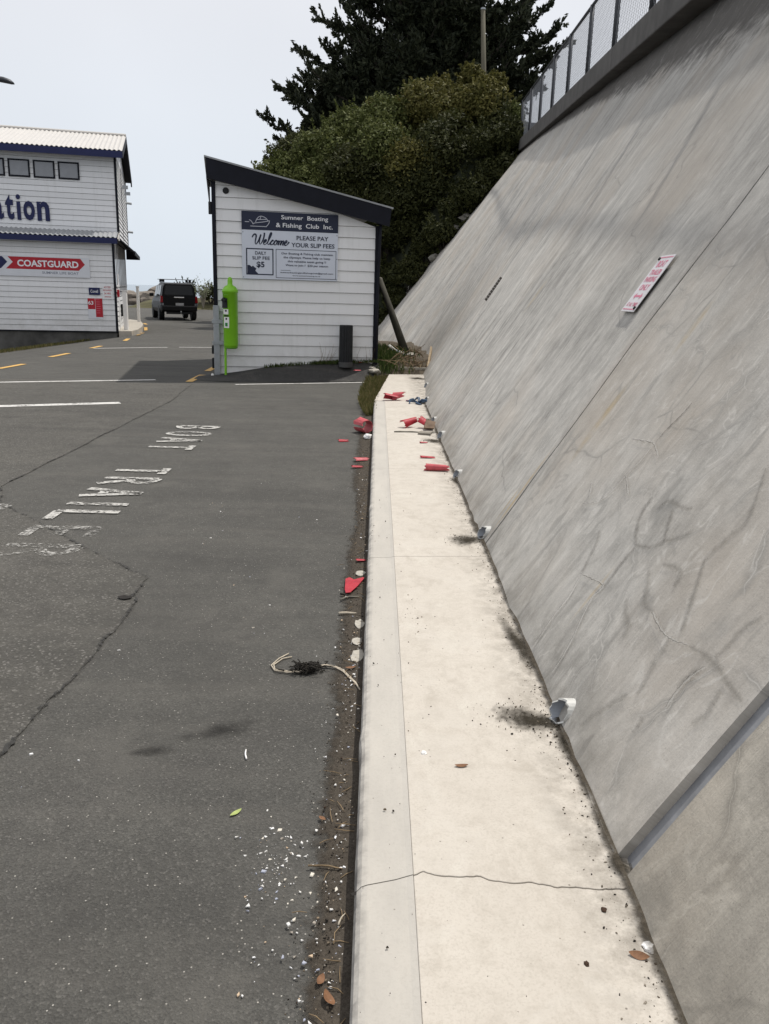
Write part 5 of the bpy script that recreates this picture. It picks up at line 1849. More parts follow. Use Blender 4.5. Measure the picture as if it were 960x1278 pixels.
for j in range(6):
    for i in range(21):
        a = j * 22 + i
        mb.f.append((a, a + 1, a + 23, a + 22))
structure(mb.build('shore_mound', plain('mound_turf', (.075, .07, .032), .95, .4, 1.2, .6), None, smooth=True, fix=False))
shrub(xz(232, 368, 66), 1.1, .8, .8, M['leaf_b'], 'low dark bush on the mound behind the right side of the car', nclump=16, per=120, leaf=.10, group=None)
shrub(xz(264, 370, 66), 1.0, .8, .75, M['leaf_b'], 'low dark bush on the mound next to the hut corner post', nclump=16, per=120, leaf=.10, group=None)
qs = xz(254, 378, 62)
sap = thing('sapling', 'pale wispy young tree behind the black car', 'tree', (qs[0], 62, .3))
mb = MB()
P = []
for k in range(16):
    tip = Vector(xz(253 + rnd.uniform(-13, 11), 349 + rnd.uniform(-3, 15), 62 + rnd.uniform(-.5, .5)))
    b = Vector((qs[0], 62, .2))
    m_ = b.lerp(tip, .45) + Vector((0, 0, .25))
    mb.tube([b, m_, tip], [.03, .016, .006], 5)
    for j in range(20):
        f = rnd.uniform(.35, 1.05)
        p = (m_.lerp(tip, (f - .45) / .55) if f > .45 else b.lerp(m_, f / .45))
        P.append(p + Vector((rnd.gauss(0, .13), rnd.gauss(0, .13), rnd.gauss(0, .13))))
mb.build('trunk', plain('pale_bark', (.30, .27, .22), .9, .2, 5, .2), sap)
P = np.array([tuple(p) for p in P])
Nn = rand_unit(len(P))
U = perp(Nn)
s_ = .06 * (.5 + nrg.random((len(P), 1)))
quads('crown', P, U * s_, np.cross(Nn, U) * s_ * .5, M['leaf_e'], sap)

# ------------------------------------------------------------------ black four-wheel drive
def suv():
    loc = Vector((-9.95, 42.9, 0))
    hd = R(20.5)                                     # heading, anticlockwise from +Y
    fw = Vector((-math.sin(hd), math.cos(hd), 0))
    rt = Vector((math.cos(hd), math.sin(hd), 0))
    t = thing('parked_car', 'black four wheel drive with roof bars seen from behind', 'car', loc)
    P = lambda x, y, z: loc + rt * x + fw * y + UP * z
    ax = (rt, fw, UP)
    def loft(secs, name, mat, smooth=True, par=t):
        mb = MB()
        n_ = len(secs[0][1])
        for y, ring in secs:
            for (x, z) in ring:
                mb.v.append(tuple(P(x, y, z)))
        for i in range(len(secs) - 1):
            for k in range(n_):
                mb.f.append((i * n_ + k, i * n_ + (k + 1) % n_, (i + 1) * n_ + (k + 1) % n_, (i + 1) * n_ + k))
        mb.f.append(tuple(range(n_)))
        mb.f.append(tuple(range((len(secs) - 1) * n_, len(secs) * n_)))
        return mb.build(name, mat, par, smooth=False, bevel=.03)
    def low(w_, z0, z1):
        return [(-w_ * .94, z0), (-w_, z0 + .18), (-w_ * 1.0, z1 - .22), (-w_ * .95, z1), (w_ * .95, z1), (w_ * 1.0, z1 - .22), (w_, z0 + .18), (w_ * .94, z0)]
    loft([(0, low(.86, .48, 1.12)), (.10, low(.905, .42, 1.14)), (1.2, low(.93, .40, 1.14)), (3.2, low(.93, .40, 1.12)), (3.7, low(.92, .40, 1.04)), (4.55, low(.88, .42, .95)), (4.75, low(.80, .48, .84))], 'body', M['carblack'])
    def up(wb, wt, zt):
        return [(-wb, 1.10), (-wt - .04, zt - .16), (-wt + .06, zt), (wt - .06, zt), (wt + .04, zt - .16), (wb, 1.10)]
    loft([(.02, up(.85, .80, 1.22)), (.10, up(.86, .72, 1.78)), (.30, up(.865, .72, 1.84)), (2.2, up(.865, .72, 1.85)), (2.7, up(.865, .70, 1.80)), (3.5, up(.86, .80, 1.22))], 'cabin', M['carblack'])
    def pane(name, pts, mat, d=None, par=t):
        mb = MB()
        mb.prism([P(*p) for p in pts], d if d is not None else fw * -.02)
        return mb.build(name, mat, par)
    pane('rear_window', [(-.70, .034, 1.26), (.70, .034, 1.26), (.62, .10, 1.70), (-.62, .10, 1.70)], M['carglass'], fw * -.03)
    for sx in (-1, 1):
        for (y0, y1) in ((.45, 1.1), (1.2, 2.0), (2.1, 2.85)):
            pane('side_window', [(sx * .865, y0, 1.17), (sx * .865, y1 + .1, 1.17), (sx * .765, y1, 1.70), (sx * .765, y0 + .06, 1.70)], M['carglass'], rt * (sx * .012))
        o = pane('tail_light', [(sx * .93, .0, .88), (sx * .79, -.03, .88), (sx * .80, -.03, 1.18), (sx * .90, .0, 1.22)], M['tail'], fw * .10)
        pane('reverse_lens', [(sx * .925, .03, .74), (sx * .76, -.03, .74), (sx * .76, -.03, .845), (sx * .925, .03, .845)], M['blind'], fw * .08)
        mr_ = MB()
        mr_.box(P(sx * 1.05, 2.75, 1.22), (.22, .12, .17), ax)
        mr_.build('mirror', M['carblack'], t, bevel=.03)
        mb = MB()
        mb.box(P(sx * .70, 1.0, 1.87), (.05, 1.9, .03), ax)
        mb.build('roof_rail', M['carblack'], t)
    for y in (.75, 1.9):
        rb_ = MB().box(P(0, y, 2.0), (1.62, .07, .03), ax).build('roof_bar', M['galv'], t, bevel=.008)
        for sx in (-1, 1):
            MB().box(P(sx * .66, y, 1.93), (.12, .10, .14), ax).build('bar_foot', M['black'], rb_, bevel=.01)
    bm_ = MB().box(P(0, -.05, .60), (1.74, .22, .26), ax).build('rear_bumper', M['carblack'], t, bevel=.05)
    MB().box(P(0, -.03, .38), (1.3, .1, .12), ax).build('skid_plate', M['black'], t, bevel=.02)
    MB().tube([P(.05, .05, .38), P(.05, -.22, .38), P(.05, -.25, .47)], .03, 8).build('tow_bar', M['galv'], t)
    MB().box(P(0, -.035, 1.13), (.50, .04, .055), ax).build('tailgate_handle', M['chrome'], t, bevel=.012)
    pl_ = MB().box(P(.02, -.03, .80), (.40, .02, .13), ax).build('number_plate', plain('plate_white', (.5, .5, .5), .5, .1, 20, 0), t)
    MB().tube([P(-.45, .0, .36), P(-.30, -.02, .36)], .03, 6).build('exhaust', M['chrome'], t)
    for sx in (-1, 1):
        for y in (.85, 3.75):
            c = P(sx * .80, y, .37)
            w_ = MB().lathe([(.22, -.13), (.34, -.13), (.37, -.09), (.37, .09), (.34, .13), (.22, .13)], c, 24, (fw, UP, rt * sx)).build('wheel', M['black'], t)
            MB().lathe([(.0, .10), (.10, .115), (.20, .12), (.235, .09), (.235, -.1)], c, 16, (fw, UP, rt * sx)).build('rim', M['galv'], w_)
suv()

# ------------------------------------------------------------------ street lamp, its head just inside the frame
lm = thing('street_lamp', 'dark street lamp whose head reaches in at the left edge', 'street lamp', (-10.6, 20, gz(-10.6, 20)))
MB().tube([(-10.6, 20, gz(-10.6, 20)), (-10.6, 20, 3), (-10.55, 20, 5.6)], [.09, .075, .055], 12).build('pole_shaft', M['galv'], lm, smooth=True)
MB().tube([(-10.55, 20, 5.55), (-10.2, 20, 5.86), (-9.4, 20, 6.0), (-8.75, 20, 5.98)], [.05, .04, .035, .035], 10).build('arm', M['fence'], lm, smooth=True)
hd_ = MB()
secs = [(-8.85, .05, .035, 5.985), (-8.6, .10, .07, 5.965), (-8.3, .13, .075, 5.925), (-8.16, .12, .06, 5.895), (-8.10, .07, .03, 5.875)]
NN = 12
for x, wy, wz, z in secs:
    for k in range(NN):
        a = 2 * math.pi * k / NN
        hd_.v.append((x, 20 + wy * math.cos(a), z + wz * math.sin(a) * (1 if math.sin(a) > 0 else .6)))
for i in range(len(secs) - 1):
    for k in range(NN):
        hd_.f.append((i * NN + k, i * NN + (k + 1) % NN, (i + 1) * NN + (k + 1) % NN, (i + 1) * NN + k))
hd_.f += [tuple(range(NN)), tuple(range((len(secs) - 1) * NN, len(secs) * NN))]
hd_.build('lamp_head', M['fence'], lm, smooth=True)

# ------------------------------------------------------------------ parking sign on the wall
def wall_frame(y, L):
    p = wall_pt(y, L / wall_len(y))
    d = (wall_pt(y, 1) - wall_pt(y, 0)).normalized()
    return p, Vector((0, -1, 0)), d, wall_nrm(y)
ws = None
c, ux, uz, un = wall_frame(5.70, 1.99)
ws = thing('parking_sign', 'white sign with faded red lettering and a double arrow on the sloping wall', 'sign', c)
SW, SH = .285, .44
MB().box(c + un * .026, (SW, .005, SH), (ux, un, uz)).build('sign_plate', plain('weathered_sign_white', (.66, .64, .65), .5, .08, 9, .05), ws, bevel=.002)
MB().box(c + un * .012, (.05, .022, SH * .9), (ux, un, uz)).build('backing_rail', M['black'], ws)
def wt(body, x0, z0, x1, z1, mat, **k):
    lettering(body, c, ux, uz, (x0, z0, x1, z1), mat, ws, un * .0295, **k)
wt('BOAT', -.085, .125, .085, .178, M['pink'], bold=.03)
wt('TRAILER', -.11, .065, .11, .108, M['pink'], bold=.03)
wt('PARKING', -.11, .010, .11, .053, M['pink'], bold=.03)
wt('ONLY', -.09, -.055, .09, -.008, M['pink'], bold=.03)
wt('AT ALL TIMES', -.11, -.18, .11, -.15, M['pink'], bold=.02)
mb = MB()
f3 = lambda a, b: c + ux * a + uz * b + un * .0296
mb.add([f3(-.09, -.1), f3(-.05, -.075), f3(-.05, -.092), f3(.05, -.092), f3(.05, -.075), f3(.09, -.1), f3(.05, -.125), f3(.05, -.108), f3(-.05, -.108), f3(-.05, -.125)], [(0, 1, 9), (5, 4, 6), (2, 3, 7, 8)])
mb.build('arrow', M['pink'], ws, fix=False)
for (a, b, d, e) in ((-.125, .198, .125, .206), (-.125, -.206, .125, -.198)):
    MB().add([f3(a, b), f3(d, b), f3(d, e), f3(a, e)], [(0, 1, 2, 3)]).build('border', M['pink'], ws, fix=False)
for a, b in ((-.122, .192), (.122, -.192)):
    MB().lathe([(.0, .012), (.011, .01), (.013, 0)], c + ux * a + uz * b + un * .028, 10, (ux, uz, un)).build('bolt', M['black'], ws)

# ------------------------------------------------------------------ weep pipes at the foot of the wall
PIPES = [(2.86, 'short white drain pipe nearest the viewer at the wall foot', .049), (5.30, 'grey drain pipe stub at the foot of the long wall joint', .045), (7.17, 'drain pipe stub touching the long red tube', .040),
         (9.2, 'wide white drain pipe beside the red and brown rubbish', .046), (10.4, 'small grey drain pipe just past the rubbish heap', .038), (12.35, 'white drain pipe beside the blue scrap', .045), (14.4, 'farthest white drain pipe near the wooden tray', .042)]
for i, (y, lb, r) in enumerate(PIPES):
    x0 = lerp(y, *BX)
    t = thing('drain_pipe', lb, 'drain pipe', (x0, y, .12), 'drain pipes at the foot of the wall')
    cz = .12 + r * 1.05
    n_ = 22
    vs, fs = [], []
    ins = []
    for k in range(n_):
        a = 2 * math.pi * k / n_
        for rr in (r, r * .86):
            zz = cz + rr * math.sin(a)
            yy_ = y + rr * math.cos(a)
            xe = x0 + (zz - .12) / 1.66 - .008 - r * .85 * (.5 + .5 * math.cos(a - .5)) - .020 * mnoise.noise((k * .8, i * 3, 0))
            vs.append((xe, yy_, zz))
            vs.append((x0 + .22, yy_, zz))
    for k in range(n_):
        a, b = 4 * k, 4 * ((k + 1) % n_)
        fs += [(a, a + 1, b + 1, b), (a, b, b + 2, a + 2)]
        ins += [(a + 2, b + 2, b + 3, a + 3)]
    MB().add(vs, fs).build('pipe_wall', M['pvc'], t, fix=False)
    mb = MB().add(vs, ins)
    mb.add([(x0 + .14, y + r * .86 * math.cos(2 * math.pi * k / 12), cz + r * .86 * math.sin(2 * math.pi * k / 12)) for k in range(12)], [tuple(range(12))])
    mb.build('pipe_bore', M['pvcgrey'], t, fix=False)
# mud washed out of the pipes
MUD = [((.64, 2.87), .20, .10, -.12), ((.735, 2.70), .045, .20, .12), ((.64, 5.27), .16, .14, -.15), ((.66, 9.05), .17, .13, -.2), ((.72, 7.05), .05, .16, .2), ((.63, 9.6), .12, .08, .3), ((.66, 10.6), .13, .12, .1), ((.68, 12.2), .12, .12, .1), ((.7, 3.6), .06, .3, .05), ((.74, 1.35), .06, .2, .0), ((.80, 15.9), .18, .3, .2), ((.745, 2.03), .045, .07, .2), ((.21, 4.0), .05, .14, .6)]
for i, (c_, rx, ry, rot) in enumerate(MUD[:-1]):
    structure(blob_sheet('mud_stain', c_, rx, ry, rot, .1262 + .0004 * i, M['mud'], 50 + i))

# ------------------------------------------------------------------ loose grit, shells and litter on the ground
def scatter(name, pts, smin, smax, mat, z=0.0, power=2.5, flat=.35):
    mb_v, mb_f = [], []
    for (x, y, zz) in pts:
        s = smin + (smax - smin) * rnd.random() ** power
        k = rnd.choice((3, 4, 4, 5))
        a0 = rnd.uniform(0, 6.3)
        el = rnd.uniform(.35, .9)
        ro = rnd.uniform(0, 3.14)
        top = []
        for i in range(k):
            a = a0 + 2 * math.pi * i / k + rnd.uniform(-.3, .3)
            r_ = s * rnd.uniform(.5, 1.1)
            px, py = r_ * math.cos(a), r_ * el * math.sin(a)
            top.append((px * math.cos(ro) - py * math.sin(ro), px * math.sin(ro) + py * math.cos(ro)))
        b = len(mb_v)
        h = s * flat * rnd.uniform(.6, 1.5)
        tl = (rnd.uniform(-.25, .25), rnd.uniform(-.25, .25))
        mb_v += [(x + p[0], y + p[1], zz + z - .001) for p in top]
        mb_v += [(x + p[0] * .8, y + p[1] * .8, zz + z + h + p[0] * tl[0] + p[1] * tl[1]) for p in top]
        mb_f.append(tuple(range(b + k, b + 2 * k)))
        mb_f += [(b + i, b + (i + 1) % k, b + k + (i + 1) % k, b + k + i) for i in range(k)]
    me = bpy.data.meshes.new(name)
    me.from_pydata(mb_v, [], mb_f)
    o = link(name, me, mat)
    o['kind'] = 'stuff'
    return o
pts = []
for _ in range(460):                                  # thick along the gutter near the viewer
    y = 1.35 + 2.6 * rnd.random() ** 1.5
    pts.append((-.025 - abs(rnd.gauss(0, .075)), y, .012))
for _ in range(120):
    pts.append((-.262 + rnd.gauss(0, .045), 2.17 + rnd.gauss(0, .10), .001))
for _ in range(70):
    pts.append((-.20 + rnd.gauss(0, .09), 1.9 + rnd.gauss(0, .22), .004))
for _ in range(420):
    x_, y_ = -rnd.uniform(.03, 1.5), rnd.uniform(1.4, 7.5)
    if mnoise.noise((x_ * 2.1, y_ * 1.4, 3)) > .18:
        pts.append((x_, y_, .0))
for _ in range(130):
    pts.append((-.03 - abs(rnd.gauss(0, .07)), rnd.uniform(3.5, 9), .012))
pts = [p for p in pts if p[0] < -.03]
scatter('shell_fragments', pts, .0020, .0128, M['shell'], .001, 3.4, .16)
pts = []
for _ in range(2600):
    y = 1.2 + 10 * rnd.random() ** 1.7
    pts.append((-.027 - abs(rnd.gauss(0, .065)), y, .010))
scatter('gutter_grit', pts, .0015, .006, M['grit'], .001, 2.0, .6)
pts = []
for _ in range(1500):
    y = .9 + 10 * rnd.random() ** 1.6
    pts.append((lerp(y, *BX) - abs(rnd.gauss(0, .045)) - .002, y, .121))
for _ in range(500):
    c_, rx, ry, rot = MUD[rnd.choice((0, 0, 0, 1, 2, 3, 5))]
    pts.append((c_[0] + rnd.gauss(0, rx * .5), c_[1] + rnd.gauss(0, ry * .7), .124))
for _ in range(260):
    pts.append((rnd.uniform(.0, .7), 1.3 + 6 * rnd.random() ** 1.5, .1205))
for _ in range(60):
    pts.append((.215 + rnd.gauss(0, .02) + .02 * rnd.random(), 3.95 + rnd.gauss(0, .15), .1205))
pts = [p for p in pts if p[0] < lerp(p[1], *BX) + .005]
scatter('path_grit', pts, .0012, .0065, M['grit'], .0005, 2.4, .6)

mb = MB()
for i in range(130):
    y = 1.4 + 7.5 * rnd.random() ** 1.3
    c_ = Vector((-.035 - abs(rnd.gauss(0, .055)), y, .016))
    a_ = rnd.uniform(0, 3.14)
    d = Vector((math.cos(a_), math.sin(a_), rnd.uniform(-.15, .15))) * rnd.uniform(.008, .035)
    mb.tube([c_ - d, c_ + Vector((rnd.gauss(0, .003), rnd.gauss(0, .003), .002)), c_ + d], [.0011, .0016, .0008], 4)
o = mb.build('gutter_twigs', M['twig'], None)
o['kind'] = 'stuff'

def lump(name, c, r, label, mat, cat, group=None, fl=.4, seed=1):
    bm = bmesh.new()
    bmesh.ops.create_icosphere(bm, subdivisions=2, radius=1)
    for v in bm.verts:
        q = v.co * 1.6 + Vector((seed * 5.3, seed, 1))
        d = 1 + .45 * mnoise.noise(q) + .2 * mnoise.noise(q * 3)
        v.co = Vector((v.co.x * r[0], v.co.y * r[1], v.co.z * fl * min(r))) * d
    me = bpy.data.meshes.new(name)
    bm.to_mesh(me)
    bm.free()
    o = link(name, me, mat)
    o.location = (c[0], c[1], c[2] + fl * min(r) * .5)
    tag(o, label, cat, group)
    return o
GM = 'pale mortar lumps against the kerb'
lump('mortar_lump', (-.062, 4.86, .01), (.030, .055), 'pale mortar lump beyond the red plastic triangle', M['lime'], 'mortar lump', GM, .22, 1)
lump('mortar_lump', (-.052, 4.05, .01), (.026, .07), 'pale mortar lump between the red triangle and the rope', M['lime'], 'mortar lump', GM, .22, 2)
lump('mortar_lump', (-.060, 3.83, .01), (.028, .04), 'smallest pale mortar lump against the kerb', M['lime'], 'mortar lump', GM, .22, 3)
lump('mortar_lump', (-.056, 3.66, .01), (.032, .065), 'broad pale mortar lump just before the rope end', M['lime'], 'mortar lump', GM, .22, 4)
lump('mortar_lump', (-.075, 9.75, .02), (.05, .07), 'white lump below the broken red cone', M['plainwhite'], 'mortar lump', GM, .6, 5)
for i, (x, y, r, lb) in enumerate(((.725, 1.73, .016, 'white chip of broken shell at the wall foot near the viewer'), (.205, 2.62, .011, 'round white shell on the footpath by the kerb line'))):
    lump('shell_chip', (x, y, .121), (r, r * 1.1), lb, M['plainwhite'], 'shell', None, .5, 8 + i)
for i, (x, y, r, lb) in enumerate(((.553, 1.675, .007, 'dark pebble on the path near the long crack'), (.60, 1.36, .009, 'brown pebble nearest the bottom edge of the path'), (.645, 1.86, .008, 'dark pebble on the path just beyond the crack'))):
    lump('pebble', (x, y, .1205), (r, r * 1.25), lb, M['grit'], 'pebble', 'pebbles on the footpath', .6, 12 + i)

def leaf(c, ln, wd, rot, mat, label, curl=.25, twist=0.0):
    mb = MB()
    n_ = 8
    for i in range(n_ + 1):
        t = i / n_
        x = (t - .5) * ln
        w_ = wd * math.sin(math.pi * min(1, t * .96 + .02)) ** .8
        z = curl * ln * (4 * (t - .5) ** 2) * .4
        for (yy_, dz) in ((-w_ / 2, .12 * w_), (0, 0), (w_ / 2, .16 * w_)):
            mb.v.append((c[0] + x * math.cos(rot) - yy_ * math.sin(rot), c[1] + x * math.sin(rot) + yy_ * math.cos(rot), c[2] + .003 + z + dz + twist * yy_))
    for i in range(n_):
        for k in range(2):
            a = i * 3 + k
            mb.f.append((a, a + 1, a + 4, a + 3))
    o = mb.build('fallen_leaf', mat, None, smooth=True, fix=False)
    recenter(o)
    return tag(o, label, 'leaf')
leaf((-.43, 2.42, .001), .050, .017, .9, M['leafgreen'], 'yellow green fallen leaf alone on the dark asphalt', .2)
leaf((.33, 2.54, .121), .048, .019, .1, M['leafbrown'], 'reddish brown fallen leaf in the middle of the pale path', .3)
leaf((-.075, 1.66, .012), .052, .026, 2.0, M['leafbrown'], 'curled brown leaf in the gutter at the bottom edge', .5, .4)
leaf((-.10, 1.72, .012), .036, .018, 1.2, M['leafbrown'], 'smaller brown leaf beside the curled one in the gutter', .4, .3)
leaf((-.14, 2.39, .008), .030, .016, 2.4, M['leafbrown'], 'small orange brown leaf at the edge of the gutter dirt', .2)
leaf((.69, 1.70, .121), .05, .022, -.3, M['leafbrown'], 'brown leaf at the wall foot beside a white shell chip', .3, .3)
leaf((-.082, 3.52, .012), .05, .02, .3, M['leafbrown'], 'tan leaf in the gutter under the rope', .3)

def stick(c, ln, rot, r, mat, label, z=.004, bend=.06):
    mb = MB()
    pts_ = []
    for i in range(6):
        t = i / 5 - .5
        b = bend * ln * math.sin(3.1 * (t + .5)) + rnd.uniform(-.01, .01) * ln
        pts_.append((c[0] + t * ln * math.cos(rot) - b * math.sin(rot), c[1] + t * ln * math.sin(rot) + b * math.cos(rot), c[2] + z + rnd.uniform(0, .003)))
    mb.tube(pts_, [r, r * 1.1, r, r * .95, r * .85, r * .6], 6)
    o = mb.build('stick', mat, None, smooth=True)
    recenter(o)
    return tag(o, label, 'stick')
stick((-.45, 2.78, .0), .065, 1.75, .0035, M['plainwhite'], 'thin white stick on the asphalt beyond the yellow green leaf')
stick((-.115, 2.145, .010), .105, -.12, .0028, M['twig'], 'thin brown twig lying across the gutter dirt')
stick((-.12, 4.20, .006), .095, .06, .008, M['rope'], 'pale short stick in the gutter below the red triangle')
stick((-.115, 4.42, .008), .12, .5, .006, M['woodgrey'], 'crooked grey stick by the red plastic triangle', bend=.2)
stick((-.145, 4.47, .008), .07, -.7, .007, M['weed'], 'dark short stick crossing the crooked grey one')
stick((.40, 9.58, .121), .34, .04, .012, M['woodgrey'], 'long thin grey stick on the path below the rubbish')
stick((.20, 2.31, .010), .0, 0, .001, M['twig'], 'x') if False else None
stick((-.055, 1.93, .012), .05, 1.2, .0025, M['rope'], 'short pale stalk in the gutter shells')

# rope knotted in dry weed
rp2 = thing('frayed_rope', 'pale frayed rope knotted into a dark clump of dry weed', 'rope', (-.28, 3.5, 0))
for dy, dz in ((0, 0), (.018, .004)):
    MB().tube([(-.385 + dy, 3.68 - dy * 2, .006), (-.425 + dy, 3.62, .007), (-.452 + dy * .6, 3.545 + dy * .3, .007), (-.43, 3.49 + dy * .6, .008), (-.37, 3.47 + dy * .7, .009), (-.31, 3.475 + dy * .4, .012), (-.27, 3.50, .02)], .0034, 6).build('strand', M['rope'], rp2, smooth=True)
    MB().tube([(-.27, 3.50, .02), (-.20, 3.545 + dy * .3, .014), (-.15, 3.53 + dy * .5, .010), (-.115, 3.49 + dy * .8, .010), (-.085, 3.42 + dy * .7, .014), (-.055, 3.36 + dy * .4, .018), (-.034, 3.29, .022)], .0034, 6).build('strand', M['rope'], rp2, smooth=True)
mb = MB()
for i in range(150):
    a = rnd.uniform(0, 6.3)
    cx = -.285 + rnd.gauss(0, .030)
    cy = 3.50 + rnd.gauss(0, .022) + (cx + .285) * .3
    L_ = rnd.uniform(.02, .055)
    z0_ = abs(rnd.gauss(.014, .012))
    p0 = Vector((cx, cy, .003 + z0_))
    d = Vector((math.cos(a), .7 * math.sin(a), rnd.uniform(-.3, .35))) * L_
    p1 = p0 + d * .5 + Vector((rnd.gauss(0, .008), rnd.gauss(0, .008), rnd.uniform(0, .012)))
    p2 = p0 + d
    p2.z = max(.003, p2.z)
    mb.tube([p0, p1, p2], [.0032, .0026, .0014], 4)
wd_ = mb.build('weed_clump', M['weed'], rp2)
wd_['kind'] = 'stuff'

# ------------------------------------------------------------------ pieces of broken red plastic
def shard(c, r0, r1, ln, a0, a1, rot, mat, label, tilt=0.0, roll=0.0, seed=0, name='plastic_shard', group='broken red plastic pieces', cat='plastic piece', th=.006, parent=None):
    """part of a conical shell with broken edges, lying on the ground"""
    rr = random.Random(seed)
    NA, NL = 14, 6
    vs = []
    e0 = [rr.uniform(0, .16) for _ in range(NA + 1)]
    e1 = [rr.uniform(0, .22) for _ in range(NA + 1)]
    for th_ in (0, th):
        for i in range(NA + 1):
            a = a0 + (a1 - a0) * i / NA
            for j in range(NL + 1):
                t = e0[i] + (1 - e0[i] - e1[i]) * j / NL
                r = r0 + (r1 - r0) * t - th_
                aa = a + .05 * math.sin(3 * t + seed) * (1 if i in (0, NA) else 0)
                vs.append(Vector(((t - .5) * ln, r * math.cos(aa), r * math.sin(aa))) * (.78 if name != 'broken_cone' else 1))
    n2 = (NA + 1) * (NL + 1)
    fs = []
    for i in range(NA):
        for j in range(NL):
            a = i * (NL + 1) + j
            fs += [(a, a + 1, a + NL + 2, a + NL + 1), (n2 + a, n2 + a + NL + 1, n2 + a + NL + 2, n2 + a + 1)]
    for i in range(NA):
        a, b = i * (NL + 1), (i + 1) * (NL + 1)
        fs += [(a, b, n2 + b, n2 + a), (a + NL, n2 + a + NL, n2 + b + NL, b + NL)]
    for j in range(NL):
        fs += [(j, n2 + j, n2 + j + 1, j + 1)]
        q = NA * (NL + 1) + j
        fs += [(q, q + 1, n2 + q + 1, n2 + q)]
    m = Matrix.Rotation(rot, 3, 'Z') @ Matrix.Rotation(tilt, 3, 'Y') @ Matrix.Rotation(roll, 3, 'X')
    vs = [m @ v for v in vs]
    lo_ = min(v.z for v in vs)
    vs = [v + Vector((c[0], c[1], c[2] - lo_)) for v in vs]
    o = MB().add(vs, fs).build(name, mat, parent, smooth=False, bevel=.0)
    if parent is None:
        recenter(o)
        tag(o, label, cat, group)
    return o
PZ = .121
shard((-.14, 10.2, .003), .078, .092, .25, -.2, 5.7, 2.1, M['plastic_pink'], 'barrel shaped broken red cone top lying against the kerb', 0, .3, 1, 'broken_cone', cat='broken cone')
shard((-.36, 9.55, .002), .05, .04, .17, .4, 2.4, .2, M['plastic_red'], 'thin red shard on the asphalt in front of the broken cone', 0, .3, 2)
shard((-.13, 8.42, .012), .07, .06, .22, .7, 2.4, .35, M['plastic_pink'], 'faded red shard in the gutter below the broken cone', 0, .2, 3)
shard((-.16, 8.05, .012), .04, .03, .16, .5, 2.4, .2, M['plastic_red'], 'narrow red shard in the gutter nearest the faded one', 0, .2, 4)
shard((.23, 12.5, PZ), .11, .09, .30, .2, 2.6, .25, M['plastic_red'], 'crumpled red half shell on the path by the kerb bend', .15, -.3, 5)
shard((.38, 12.58, PZ), .13, .07, .28, .5, 2.9, -.55, M['plastic_pink'], 'faded red curved piece leaning on the crumpled half shell', -.35, .4, 6)
shard((.52, 12.45, PZ), .04, .03, .16, .5, 2.3, .0, M['plastic_pink'], 'small flat red sliver between half shell and blue scrap', 0, 0, 7)
shard((.42, 9.98, PZ), .08, .05, .30, .2, 3.3, .55, M['plastic_red'], 'bright red rolled piece left of the brown rubbish', -.25, .3, 8)
shard((.60, 9.95, PZ), .12, .09, .26, .5, 2.4, -.4, M['plastic_red'], 'red piece propped against the brown rubbish', .45, .4, 9)
shard((.53, 8.06, PZ), .05, .04, .20, .5, 2.4, .0, M['plastic_red'], 'small red shard just beyond the red tube', 0, 0, 10)
shard((.58, 7.46, PZ), .034, .026, .24, 0, 6.2, -.10, M['plastic_pink'], 'tapered red tube lying with its end by a drain pipe', 0, 0, 11, 'broken_cone', cat='broken cone')
shard((.54, 8.9, PZ), .04, .03, .12, .5, 2.2, .3, M['plastic_pink'], 'tiny pink sliver on the path near the wide drain pipe', 0, 0, 12)
mb = MB()                                             # flat triangular piece by the kerb
tri = [(-.152, 4.73), (-.128, 4.76), (-.10, 4.715), (-.045, 4.745), (-.038, 4.73), (-.075, 4.60), (-.115, 4.50), (-.142, 4.49), (-.15, 4.55)]
mb.prism([(x, y, .016 + .10 * max(0, x + .12)) for x, y in tri], (0, 0, .006))
o = recenter(mb.build('plastic_shard', M['plastic_red'], None, bevel=.002))
tag(o, 'flat red plastic triangle in the gutter beside the kerb', 'plastic piece', 'broken red plastic pieces')
shard((-.065, 5.10, .01), .035, .03, .09, .5, 2.2, .1, M['plastic_red'], 'little red chip in the gutter above the mortar lump', 0, 0, 13)
shard((-.36, 16.25, .20), .05, .04, .20, .5, 2.4, .5, M['plastic_red'], 'small red piece at the edge of the apron by the grass', 0, 0, 14)
shard((-.30, 16.9, .30), .06, .05, .24, .5, 2.4, .9, M['plastic_red'], 'red piece among the weeds by the hut corner', 0, 0, 15)
# brown rubbish by the wide pipe
bx = thing('crushed_box', 'crushed brown cardboard box against the wall foot by the red pieces', 'box', (.62, 9.8, PZ))
mb = MB()
mb.prism([(.58, 9.76, PZ + .02), (.70, 9.79, PZ + .01), (.72, 9.92, PZ + .07), (.61, 9.97, PZ + .09)], (.01, -.03, .02))
mb.build('flap', plain('wet_cardboard', (.17, .12, .085), .95, .3, 9, .3), bx)
mb = MB()
mb.prism([(.50, 9.45, PZ + .004), (.64, 9.40, PZ + .004), (.67, 9.55, PZ + .004), (.53, 9.57, PZ + .004)], (0, 0, .02))
mb.build('side_panel', plain('grey_cardboard', (.22, .20, .17), .95, .3, 9, .3), bx)
bs = thing('blue_scrap', 'torn blue plastic scrap on the path by the wall', 'plastic scrap', (.64, 12.3, PZ))
for k in range(5):
    a = k * 1.2
    shard((.62 + .06 * math.cos(a), 12.25 + .10 * math.sin(a), PZ + .01 * k), .05, .04, .17, .2, 2.4, a, M['blue'] if k % 2 == 0 else M['blind'], None, .2 * (k - 2), .2, 30 + k, 'strip', parent=bs) if False else None
mb = MB()
